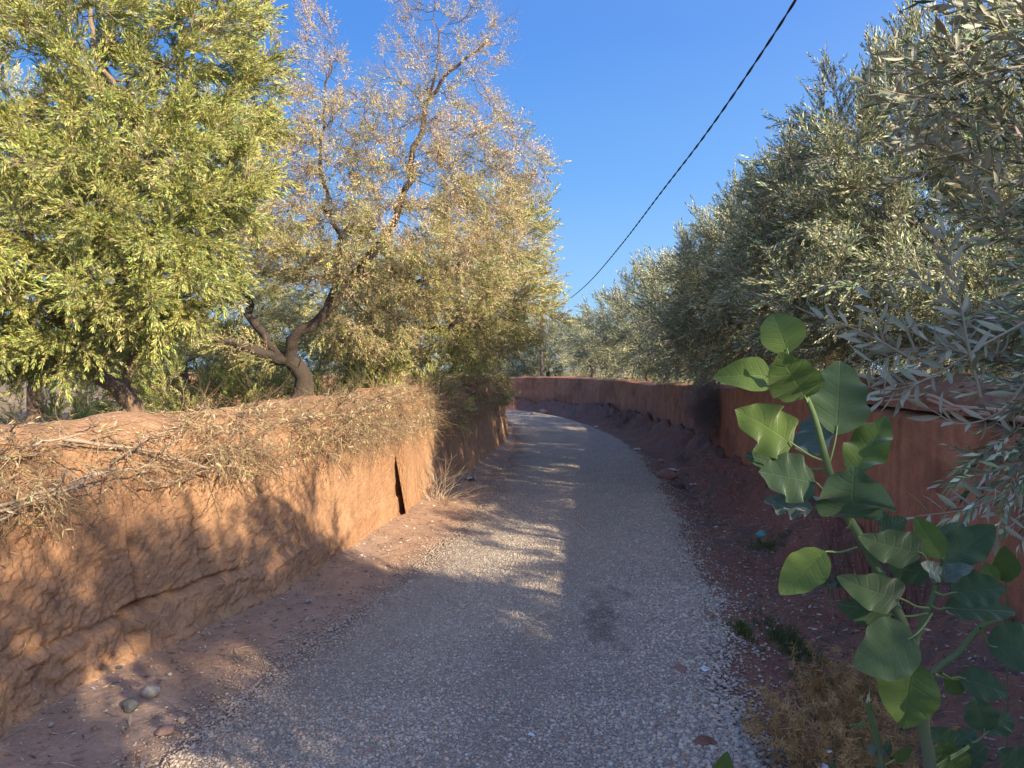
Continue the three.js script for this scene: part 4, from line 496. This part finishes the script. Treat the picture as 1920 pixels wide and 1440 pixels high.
{
  const D0 = 1.15, pl = thing('leafy_plant', 'tall broad-leaved green plant with thick pale stem standing at the gravel edge', 'plant');
  const base = at(1745, 1440, D0), gy = groundAt(base.x + .02, D0);
  const stemCol = (t) => mixc([.11, .14, .08], [.09, .155, .05], t);
  const stem = (pts, r0, r1, d = D0, tail = null, name = 'stem', par = pl) => { const P = pts.map(([x, y, dd]) => at(x, y, dd ?? d)); if (tail) P.unshift(tail); const c = new THREE.CatmullRomCurve3(P, false, 'centripetal').getPoints(28), g = new GB(); g.tube(c, c.map((_, k) => mix(r0, r1, k / 28)), 8, stemCol, true, .06); return mesh(name, g.geo(), M.plain, par); };
  stem([[1745, 1440], [1732, 1370], [1722, 1300], [1700, 1190], [1662, 1100], [1620, 1020], [1585, 960], [1560, 900], [1543, 840], [1528, 785], [1510, 740], [1485, 695], [1470, 662]], .0115, .0032, D0, V(base.x + .02, gy - .05, -D0));
  stem([[1724, 1310], [1712, 1240], [1722, 1185], [1746, 1130], [1757, 1090], [1768, 1050], [1772, 1030]], .0062, .004, D0 + .015);
  stem([[1735, 1390, 1.17], [1745, 1270, 1.2], [1798, 1222, 1.2], [1840, 1175, 1.2], [1900, 1150, 1.2]], .006, .0045);
  const LV = [ // base, tip, width, colour, depth of base and tip (from the stem), roll, wave, where it leaves the stem
    [1478, 662, 1448, 586, 74, YOUNG_LIT, 0, .03, .2, 0, [1476, 668]], [1452, 704, 1340, 706, 58, YOUNG_LIT, -.01, -.03, .25, 0, [1486, 695]], [1512, 750, 1462, 664, 88, YOUNG_LIT, -.015, -.07, -.15, .03, [1514, 748]], [1568, 815, 1576, 675, 96, MATURE, .01, .06, .25, .04, [1550, 885]], [1492, 836, 1384, 768, 84, YOUNG_LIT, .0, -.03, .3, .13, [1556, 868]], [1545, 852, 1520, 780, 78, BLOOM, .02, .09, -.3, .06, [1550, 868]], [1598, 890, 1664, 782, 66, YOUNG_LIT, .0, .03, -.3, .14, [1575, 938]], [1446, 868, 1398, 852, 30, MATURE, .05, .06, .3, 0, [1552, 880]], [1530, 905, 1424, 884, 84, MATURE, -.02, -.05, .35, .06, [1572, 938]], [1520, 950, 1430, 944, 50, BLOOM, -.01, -.03, .75, .16, [1578, 968]], [1594, 978, 1602, 880, 116, MATURE, -.03, -.07, .15, .10, [1588, 990]], [1546, 1035, 1462, 1116, 64, YOUNG_LIT, -.02, -.05, .15, .02, [1608, 1026]], [1648, 1000, 1700, 972, 34, MATURE, .04, .05, .2, 0, [1640, 1045]], [1652, 988, 1656, 956, 28, MATURE, .05, .06, .4, 0, [1640, 1040]], [1732, 1040, 1610, 1006, 66, MATURE, -.01, -.05, -.35, .04, [1757, 1090]], [1742, 1078, 1664, 1060, 48, MATURE, .03, .04, -.5, .04, [1757, 1095]], [1766, 1046, 1714, 968, 46, YOUNG_LIT, .0, .02, .25, .03, [1770, 1040]], [1772, 1032, 1802, 980, 46, MATURE, .03, .06, -.2, 0, [1771, 1036]], [1770, 1056, 1866, 986, 62, MATURE, .0, -.02, -.15, .04, [1766, 1062]], [1766, 1082, 1728, 1056, 30, BLOOM, -.03, -.08, .5, .06, [1760, 1090]], [1764, 1084, 1824, 1062, 32, BLOOM, -.03, -.06, -.5, .06, [1760, 1090]], [1698, 1126, 1576, 1086, 68, MATURE, -.03, -.07, -.3, .03, [1742, 1140]], [1672, 1152, 1568, 1132, 50, MATURE, .0, -.02, -.4, .03, [1740, 1150]], [1714, 1192, 1603, 1252, 98, MATURE, -.04, -.08, -.15, .02, [1748, 1150]], [1712, 1240, 1692, 1366, 94, YOUNG_LIT, -.03, -.06, .1, .02, [1716, 1215]], [1783, 1112, 1886, 1102, 64, MATURE, -.02, -.05, -.35, .03, [1752, 1110]], [1772, 1140, 1906, 1146, 50, MATURE, .0, .0, -.5, .04, [1745, 1135]], [1868, 1092, 1844, 1054, 26, YOUNG_LIT, .14, .15, .2, 0, [1850, 1165]], [1858, 1212, 1965, 1216, 84, MATURE, .05, .05, -.25, .03, [1838, 1178]], [1800, 1270, 1892, 1302, 54, MATURE, .04, .02, -.45, .03, [1752, 1264]], [1802, 1274, 1774, 1298, 34, YOUNG_LIT, .05, .06, .2, 0, [1765, 1262]], [1846, 1372, 1828, 1306, 52, MATURE, .1, .12, .2, .05, [1780, 1420]], [1852, 1372, 1894, 1340, 46, MATURE, .1, .12, -.2, .05, [1780, 1425]], [1792, 1402, 1743, 1366, 42, MATURE, .06, .07, .2, .03, [1750, 1440]], [1800, 1448, 1758, 1392, 60, YOUNG_LIT, .05, .05, .1, .04, [1752, 1460]], [1806, 1440, 1850, 1396, 40, MATURE, .05, .04, -.3, .03, [1752, 1455]], [1790, 1398, 1830, 1368, 30, MATURE, .08, .1, -.2, .03, [1752, 1450]], [1935, 1445, 1870, 1408, 58, MATURE, .06, .06, -.1, .03, [1760, 1480]]];
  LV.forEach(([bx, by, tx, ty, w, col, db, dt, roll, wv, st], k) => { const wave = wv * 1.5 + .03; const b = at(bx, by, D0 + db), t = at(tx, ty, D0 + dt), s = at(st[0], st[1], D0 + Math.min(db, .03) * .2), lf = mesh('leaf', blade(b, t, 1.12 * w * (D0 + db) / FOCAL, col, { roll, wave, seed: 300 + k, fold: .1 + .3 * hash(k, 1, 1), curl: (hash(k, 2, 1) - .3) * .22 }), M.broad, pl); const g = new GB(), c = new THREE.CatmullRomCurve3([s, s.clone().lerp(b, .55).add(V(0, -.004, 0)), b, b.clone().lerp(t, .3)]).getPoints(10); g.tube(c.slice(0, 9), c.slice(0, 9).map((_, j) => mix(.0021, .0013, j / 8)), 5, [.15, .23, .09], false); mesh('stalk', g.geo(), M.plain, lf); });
  // sunlit shoot by the wall
  const p2 = thing('leafy_shoot', 'single sunlit yellow-green leafy shoot against the orange wall', 'plant'), d2 = 2.6; { const b = at(1886, 1090, d2), gx = groundAt(b.x, d2); stem([[1888, 1150], [1886, 1090]], .003, .002, d2, V(b.x + .02, gx - .03, -d2), 'stem', p2); for (const [x, y, w, k] of [[1884, 1024, 44, 1], [1872, 1066, 18, 2], [1897, 1072, 16, 3]]) mesh('leaf', blade(b, at(x, y, d2 + .02 * (k - 1)), w * d2 / FOCAL, YOUNG_LIT, { roll: .2, fold: .2, seed: 400 + k, wave: .03 }), M.broad, p2); }
  // snapped stem with small leaves
  const p3 = thing('snapped_stem', 'snapped green stem with splintered tip and a few small leaves', 'plant'), d3 = 1.3, b3 = at(1652, 1440, d3); stem([[1652, 1440], [1644, 1390], [1634, 1345], [1627, 1316]], .0085, .0058, d3, V(b3.x + .03, groundAt(b3.x, d3) - .05, -d3), 'stem', p3);
  { const g = new GB(), q = RNG(5); for (let k = 0; k < 7; k++) { const a = at(1627 + q.pm(4), 1318, d3 + q.pm(.004)); g.tube([a, a.clone().add(V(q.pm(.006) + .003, q.in(.008, .022), q.pm(.004)))], [.0014, .0003], 3, [.62, .52, .38], false); } mesh('splinters', g.geo(), M.plain, p3); }
  for (const [x0, y0, x, y, w, c, k] of [[1642, 1415, 1626, 1396, 18, BLOOM, 1], [1658, 1418, 1668, 1386, 18, MATURE, 2], [1676, 1425, 1711, 1402, 22, YOUNG_LIT, 3], [1630, 1362, 1594, 1358, 9, YOUNG_LIT, 4], [1660, 1424, 1654, 1402, 13, BLOOM, 5]]) mesh('leaf', blade(at(x0, y0, d3), at(x, y, d3 - .01), w * d3 / FOCAL, c, { roll: .3, seed: 420 + k, fold: .2 }), M.broad, p3);
  { const g = new GB(); g.tube([at(1652, 1436, d3), at(1664, 1432, d3), at(1678, 1424, d3)], .0013, 4, [.3, .38, .2], false); mesh('stalk', g.geo(), M.plain, p3); }
  // low leaf at the edge of the gravel
  const p4 = thing('leafy_shoot', 'short bright green shoot sprouting from the dark ditch edge', 'plant'), d4 = 1.5, b4 = at(1358, 1475, d4); stem([[1356, 1520], [1358, 1475]], .003, .002, d4, V(b4.x, groundAt(b4.x, d4) - .03, -d4), 'stem', p4); mesh('leaf', blade(b4, at(1363, 1412, d4 - .02), 44 * d4 / FOCAL, YOUNG_LIT, { roll: -.2, seed: 440, fold: .2 }), M.broad, p4); mesh('leaf', blade(b4, at(1335, 1430, d4 + .03), 22 * d4 / FOCAL, YOUNG_LIT, { roll: .5, seed: 441, fold: .2 }), M.broad, p4); mesh('leaf', blade(at(1562, 1475, d4), at(1562, 1428, d4), 24 * d4 / FOCAL, MATURE, { roll: .2, seed: 442, fold: .2 }), M.broad, p4);
  // blue-green weed in the ditch
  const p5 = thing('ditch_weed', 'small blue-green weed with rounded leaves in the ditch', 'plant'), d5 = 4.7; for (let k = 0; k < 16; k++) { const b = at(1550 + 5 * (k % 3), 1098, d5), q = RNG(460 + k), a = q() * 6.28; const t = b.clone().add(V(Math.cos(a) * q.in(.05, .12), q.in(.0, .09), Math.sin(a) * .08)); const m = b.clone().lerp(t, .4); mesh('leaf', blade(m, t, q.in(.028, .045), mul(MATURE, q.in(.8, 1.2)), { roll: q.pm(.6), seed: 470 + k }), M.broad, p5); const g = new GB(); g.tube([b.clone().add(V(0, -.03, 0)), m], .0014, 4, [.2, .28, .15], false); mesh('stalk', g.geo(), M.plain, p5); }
  { const b = at(1555, 1098, d5), g = new GB(); g.tube([V(b.x + .05, groundAt(b.x, d5) - .03, -d5), b.clone().add(V(0, -.02, 0))], .003, 5, [.2, .28, .15], false); mesh('stem', g.geo(), M.plain, p5); }
}

// ------------------------------------------------------------------ gravel, stones, litter
function pebbleGeo(seed, flat = .62, det = 1) { const g = new THREE.IcosahedronGeometry(1, det), p = g.attributes.position; for (let k = 0; k < p.count; k++) { const x = p.getX(k), y = p.getY(k), z = p.getZ(k), s = 1 + .28 * vn(x * 1.3 + seed, y * 1.3, z * 1.3) + .08 * vn(x * 3, y * 3 + seed, z * 3); p.setXYZ(k, x * s, y * s * flat, z * s * .82); } g.deleteAttribute('normal'); g.deleteAttribute('uv'); const h = g.toNonIndexed ? g : g; const map = new Map(), idx = [], pos = []; for (let k = 0; k < p.count; k++) { const key = [p.getX(k), p.getY(k), p.getZ(k)].map((v) => v.toFixed(4)).join(); if (!map.has(key)) { map.set(key, pos.length / 3); pos.push(p.getX(k), p.getY(k), p.getZ(k)); } idx.push(map.get(key)); } const q = new THREE.BufferGeometry(); q.setAttribute('position', new THREE.Float32BufferAttribute(pos, 3)); q.setIndex(idx); q.computeVertexNormals(); return q; }
{
  const G = [pebbleGeo(1), pebbleGeo(2, .5), pebbleGeo(3, .75), pebbleGeo(4, .45)], far = [pebbleGeo(5, .6, 0), pebbleGeo(6, .5, 0)], m = std({ vertexColors: false, roughness: .88 }), r = RNG(1001);
  const greys = [[.36, .33, .305], [.31, .295, .285], [.41, .38, .345], [.28, .265, .255], [.39, .335, .28], [.45, .415, .37], [.24, .23, .225], [.35, .285, .235]].map((c) => [c[0] * 1.26, c[1] * 1.2, c[2] * 1.1]);
  const q = new THREE.Quaternion(), e = new THREE.Euler(), lists = [...G, ...far].map(() => []);
  const put = (x, d, s, i, c, sink = .25) => { e.set(r.pm(.35), r() * 6.28, r.pm(.35)); q.setFromEuler(e); lists[i].push([new THREE.Matrix4().compose(V(x, groundAt(x, d) + (Math.min(x - gL(d), gR(d) - x) > 0 ? .016 : .004) + s * (.55 - sink) * .5, -d), q.clone(), V(s * r.in(.8, 1.3), s, s * r.in(.8, 1.2))), c]); };
  const band = (d0, d1, n, s0, s1, idx) => { for (let k = 0; k < n; k++) { const d = r.in(d0, d1), a = gL(d), b = gR(d), x = r.in(a - .25, b + .45), edge = Math.min(x - a, b - x) + ragged(d, x < 0 ? 1 : 9); if (edge < 0 && r() > Math.exp(edge / .10)) continue; if (fromRight(x, d) < .55 || fromLeft(x, d) < .25) continue; const track = Math.exp(-(((x - mix(a, b, .56)) / .26) ** 2)) + .8 * Math.exp(-(((x - mix(a, b, .14)) / .2) ** 2)), right = sm(mix(a, b, .62), b, x); if (r() < .8 * track * (.75 + .5 * fbm(x * 2, d * 1.2, 5, 2))) continue; const s = s0 + (s1 - s0) * r() ** 3.2 * mix(.75, 1.25, right), w = r.in(.85, 1.13), c = mul(r() < .04 ? [.40, .22, .16] : r() < .012 ? [.6, .58, .54] : r.pick(greys), w); put(x, d, s, r.pick(idx), mixc(mixc(c, [.13, .112, .095], stainAt(x, d) * .9), [.33, .24, .185], clamp((mix(a, b, .3) - x) * .5, 0, .55))); } };
  band(1.8, 3.4, 62000, .0028, .0125, [0, 1, 2, 3]); band(3.4, 5.2, 60000, .003, .0115, [4, 5]); band(5.2, 9, 50000, .004, .011, [4, 5]); band(9, 14, 16000, .006, .012, [4, 5]);
  const o = new THREE.Group(); o.name = 'gravel'; o.userData = { kind: 'stuff', label: 'loose grey gravel covering the lane', category: 'gravel' }; scene.add(o); lists.forEach((l, k) => copies('pebbles', [...G, ...far][k], m, l, o));
  // crumbs of earth and stone on the bare verges
  const L2 = [[], []]; for (let k = 0; k < 24000; k++) { const right = r() < .6, d = 1.6 + 9 * r() ** 1.6, x = right ? r.in(gR(d), gR(d) + 1.4) : r.in(gL(d) - 1.4, gL(d) + .1); if (fromLeft(x, d) < .06 || fromRight(x, d) < .05) continue; const s = .0025 + .010 * r() ** 5, c = r() < .7 ? mul(right ? [.24, .115, .08] : [.36, .215, .145], r.in(.7, 1.3)) : mul(r.pick(greys), r.in(.7, 1.2)); e.set(r.pm(.5), r() * 6.28, r.pm(.5)); q.setFromEuler(e); L2[k & 1].push([new THREE.Matrix4().compose(V(x, groundAt(x, d) + s * .3, -d), q.clone(), V(s, s, s)), c]); }
  const o2 = new THREE.Group(); o2.name = 'earth_crumbs'; o2.userData = { kind: 'stuff', label: 'crumbs of earth and small stones on the bare verges', category: 'rubble' }; scene.add(o2); L2.forEach((l, k) => copies('crumbs', far[k], m, l, o2));
  // dead leaves and straws along the ditch and the foot of the wall
  const lg = new GB(); addLeaf(lg, new THREE.Matrix4(), .045, .013, [1, 1, 1], false, .25); const sg = new GB(); sg.tube([V(0, 0, 0), V(.006, .05, .002), V(0, .1, 0)], [.0012, .0012, .0006], 3, [1, 1, 1], false); const A = [], B = [];
  for (let k = 0; k < 10000; k++) { const right = r() < .7, d = 1.8 + 10 * r() ** 1.4, x = right ? gR(d) + .15 + 1.3 * r() : gL(d) - 1.2 * r(); if (fromLeft(x, d) < .1 || fromRight(x, d) < .1) continue; if (right && r() > .25 + .75 * sm(.1, .6, x - gR(d))) continue; const f = r() < .6, dir = V(r.pm(1), r.pm(.12), r.pm(1)).normalize(); (f ? A : B).push([place(V(x, groundAt(x, d) + .006, -d), dir, r() * 6.28, r.in(.5, 1.15)), mul(r.pick([[.30, .22, .15], [.40, .33, .24], [.20, .13, .09], [.5, .45, .38]]), r.in(.6, 1.2))]); }
  const o3 = new THREE.Group(); o3.name = 'leaf_litter'; o3.userData = { kind: 'stuff', label: 'dead leaves and straws littering the ditch and verge', category: 'litter' }; scene.add(o3); copies('dead_leaves', lg.geo(), std({ vertexColors: false }), A, o3); copies('straws', sg.geo(), std({ vertexColors: false }), B, o3);
  // stones large enough to pick out
  const stones = [[282, 1320, 36, [.42, .38, .33], 'pale grey rounded stone on the verge beside the dark one'], [244, 1345, 34, [.13, .135, .14], 'charcoal grey rounded stone on the verge beside the pale one'], [312, 1380, 36, [.40, .25, .20], 'flat pinkish stone half buried in the verge'], [342, 1357, 18, [.42, .33, .27], 'small flat tan stone between the pinkish and dark ones'], [96, 1384, 12, [.55, .50, .44], 'small whitish stone alone on the reddish verge'], [224, 1277, 13, [.16, .165, .17], 'small dark stone up the verge by the wall foot'], [318, 1284, 10, [.52, .46, .38], 'small cream stone above the pale rounded one'], [486, 1307, 13, [.44, .41, .38], 'small grey stone at the gravel border'], [502, 1415, 16, [.30, .30, .31], 'rounded grey pebble standing out in the gravel'], [545, 1430, 14, [.24, .25, .28], 'bluish dark pebble in the gravel'], [640, 1360, 14, [.38, .37, .36], 'oval grey pebble in the middle of the gravel'], [650, 1408, 27, [.35, .335, .31], 'larger flat grey stone in the gravel'], [960, 1180, 14, [.44, .42, .39], 'light oblong stone in the gravel wheel track'], [1276, 1258, 32, [.33, .19, .155], 'angular brick-red stone on the gravel'], [1136, 1322, 16, [.33, .32, .33], 'upright grey pebble near the red stone'], [1250, 893, 40, [.34, .19, .15], 'tapered reddish rock at the edge of the lane'], [1272, 903, 24, [.15, .10, .09], 'dark block behind the tapered reddish rock'], [1195, 844, 15, [.62, .56, .50], 'white rounded rock beside the lane curve'], [1238, 856, 12, [.40, .30, .25], 'dull brown rock near the white one'], [1018, 770, 20, [.42, .27, .20], 'pale reddish boulder at the far bend'], [1000, 776, 9, [.30, .2, .16], 'little reddish rock by the boulder at the far bend'], [1322, 1398, 44, [.26, .12, .085], 'slab of red earth lying at the gravel edge'], [1330, 1156, 22, [.33, .20, .14], 'tan clod at the brink of the ditch'], [1350, 1215, 12, [.3, .19, .15], 'small reddish stone by the tan clod'], [1600, 1270, 12, [.42, .36, .32], 'pinkish pebble down in the ditch'], [578, 1140, 12, [.35, .34, .33], 'small grey stone at the foot of the sunlit wall'], [770, 1095, 18, [.43, .40, .36], 'grey stone lying in the sunlit patch'], [1298, 1395, 16, [.3, .3, .3], 'slate-coloured pebble beside the red slab']];
  stones.forEach(([px, py, w, c, label], k) => { const [x, d] = onGround(px, py), s = w * d / FOCAL / 2, g = pebbleGeo(40 + k, k === 13 ? .4 : k === 21 ? .3 : k % 3 === 2 ? .38 : .6, 3), n = g.attributes.position.count, col = new Float32Array(n * 3), uv = new Float32Array(n * 2); for (let i = 0; i < n; i++) { const X = g.attributes.position.getX(i), Y = g.attributes.position.getY(i), Z = g.attributes.position.getZ(i), v = 1 + .25 * vn(X * 3 + k, Y * 3, Z * 3); col.set(c.map((a) => a * v), i * 3); uv.set([X * s * 3, (Z + Y) * s * 3], i * 2); } g.setAttribute('color', new THREE.BufferAttribute(col, 3)); g.setAttribute('uv', new THREE.BufferAttribute(uv, 2)); const o = mesh('stone', g, M.stone); o.scale.setScalar(s); o.rotation.y = k * 2.1; o.position.set(x, groundAt(x, d) + s * .25 + .006, -d); tag(o, label, 'stone', 'loose stones along the lane'); });
  // earth clods along the bank
  // litter
  const scrap = (px, py, w, h, c, label, name = 'paper_scrap', up = 0, dd = null) => { let [x, d] = onGround(px, py); if (dd) { d = dd; x = at(px, py, d).x; } const g = new GB(), q = RNG(px), s = w * d / FOCAL, n = 5, id = []; for (let j = 0; j <= n; j++) for (let i = 0; i <= n; i++) id.push(g.v((i / n - .5) * s * (1 + q.pm(.15)), .004 + Math.abs(q.n()) * s * .18, (j / n - .5) * s * h * (1 + q.pm(.15)), mul(c, q.in(.9, 1.05)), i / n, j / n)); for (let j = 0; j < n; j++) for (let i = 0; i < n; i++) g.q(id[j * 6 + i], id[j * 6 + i + 1], id[j * 6 + i + 7], id[j * 6 + i + 6]); const o = mesh(name, g.geo(), M.plain); o.position.set(x, groundAt(x, d) + .012 + up, -d); o.rotation.y = q() * 6; tag(o, label, 'litter', 'scraps of litter'); return o; };
  scrap(1322, 1260, 20, .7, [.7, .72, .75], 'crumpled white scrap at the gravel edge by the red earth'); scrap(996, 1384, 14, .7, [.75, .77, .82], 'tiny white scrap on the gravel'); scrap(1545, 1335, 26, .8, [.62, .66, .75], 'bluish white paper scrap caught in the spiny shrub', 'paper_scrap', .18, 2.55); scrap(1530, 1385, 30, .6, [.36, .33, .34], 'greyish crumpled bag piece in the spiny shrub', 'paper_scrap', .14, 2.5); scrap(1555, 1308, 12, .7, [.7, .7, .72], 'small white scrap up in the spiny shrub', 'paper_scrap', .2, 2.65); scrap(1262, 874, 26, .3, [.6, .57, .53], 'torn white strip beside the ditch', 'paper_scrap'); scrap(1302, 902, 18, .3, [.5, .47, .42], 'pale strip on the ditch floor past the reddish rock', 'paper_scrap'); scrap(1118, 797, 10, .6, [.66, .64, .6], 'white scrap by the far bank', 'paper_scrap'); scrap(882, 905, 26, .6, [.46, .43, .41], 'grey torn bag lying beside the pale dry shrub', 'paper_scrap'); scrap(1342, 970, 10, .6, [.55, .52, .47], 'small pale scrap on the ditch floor', 'paper_scrap');
  { const [x, d] = onGround(1428, 990), g = pebbleGeo(77, .8, 3), n = g.attributes.position.count; g.setAttribute('color', new THREE.BufferAttribute(new Float32Array(n * 3).map((_, i) => [.10, .32, .28][i % 3] * (1 + .2 * hash(i, 2, 2))), 3)); const o = mesh('plastic_scrap', g, M.plain); o.scale.set(.06, .05, .06); o.position.set(x, groundAt(x, d) + .03, -d); tag(o, 'crumpled teal plastic scrap at the foot of the bank', 'litter', 'scraps of litter'); }
  { const a = onGround(1070, 978), b = onGround(1102, 1000), g = new GB(); g.tube([V(a[0], groundAt(...a) + .022, -a[1]), V((a[0] + b[0]) / 2, groundAt(...a) + .03, -(a[1] + b[1]) / 2), V(b[0], groundAt(...b) + .022, -b[1])], [.005, .0055, .004], 6, [.52, .44, .33], true); tag(mesh('straw_stick', g.geo(), M.twig), 'thin pale stick lying across the gravel', 'stick'); }
}

// ------------------------------------------------------------------ overhead line
{
  const path = [[1.95, 6.05, -9], [2.17, 5.25, 0], [2.2, 4.72, 4.0], [2.2, 4.47, 5.5], [2.2, 4.36, 6.6], [2.17, 4.23, 8], [2.11, 4.1, 10], [2.04, 3.92, 13.2], [1.9, 3.75, 18], [1.62, 3.8, 25], [1.35, 4.05, 31.6]].map(([x, y, d]) => V(x, y, -d));
  const c = new THREE.CatmullRomCurve3(path, false, 'centripetal'), L = c.getLength(), n = 900, o = thing('twisted_cable', 'black twisted cable slung over the lane', 'cable');
  for (const ph of [0, Math.PI]) { const P = many(n + 1, (k) => { const p = c.getPointAt(k / n), a = k / n * L / .5 * 6.283 + ph; return p.add(V(Math.cos(a) * .0055, Math.sin(a) * .0055, 0)); }), g = new GB(); g.tube(P, .0068, 5, [1, 1, 1], true); mesh('strand', g.geo(), M.cable, o); }
  const wood = std({ roughness: .9 }); const pole = (x, d, h, label) => { const g = new GB(), y = groundY(x, d) - .4; g.tube(many(9, (k) => V(x + .01 * Math.sin(k), y + (h - y) * k / 8, -d)), many(9, (k) => mix(.11, .08, k / 8)), 10, [.20, .165, .13], true, .04); const p = thing('utility_pole', label, 'pole'); mesh('pole', g.geo(), wood, p); const b = new GB(); b.tube([V(x - .09, h - .12, -d), V(x + .09, h - .12, -d)], .025, 8, [.1, .1, .1], true); mesh('bracket', b.geo(), wood, p); };
  pole(1.35, 31.7, 4.2, 'wooden pole at the far bend carrying the cable, mostly hidden by foliage'); pole(1.95, -9.1, 6.2, 'wooden pole behind the viewer carrying the near end of the cable');
  const g = new GB(), a = V(1.35, 4.0, -31.7), b = V(6.6, 5.4, -62), P = many(30, (k) => { const t = k / 29, p = a.clone().lerp(b, t); p.y -= .5 * 4 * t * (1 - t); return p; }); g.tube(P, .016, 4, [1, 1, 1], true); tag(mesh('thin_wire', g.geo(), M.cable), 'thin dark wire running off from the far pole above the olives', 'wire'); pole(6.6, 62.1, 5.6, 'far wooden pole beyond the olives holding the thin wire');
}

// every group sits at the foot of its thing
for (const o of scene.children) { if (!o.isGroup) continue; const box = new THREE.Box3(); o.children.forEach((c) => { if (c.isInstancedMesh) { const m = new THREE.Matrix4(), p = V(0, 0, 0); for (let k = 0; k < c.count; k += 7) { c.getMatrixAt(k, m); box.expandByPoint(p.setFromMatrixPosition(m)); } } }); const t = o.children.find((c) => ['trunk', 'stem', 'pole', 'wall_body'].includes(c.name)); const bb = new THREE.Box3(); if (t) { t.geometry.computeBoundingBox(); bb.copy(t.geometry.boundingBox); } const u = t ? bb : box; if (u.isEmpty()) continue; const p = V((u.min.x + u.max.x) / 2, u.min.y, (u.min.z + u.max.z) / 2); o.position.copy(p); for (const c of o.children) c.position.sub(p); if (/wall/.test(o.name)) o.userData.kind = 'thing'; }
console.log('sprigs', total);
renderer.render(scene, camera);
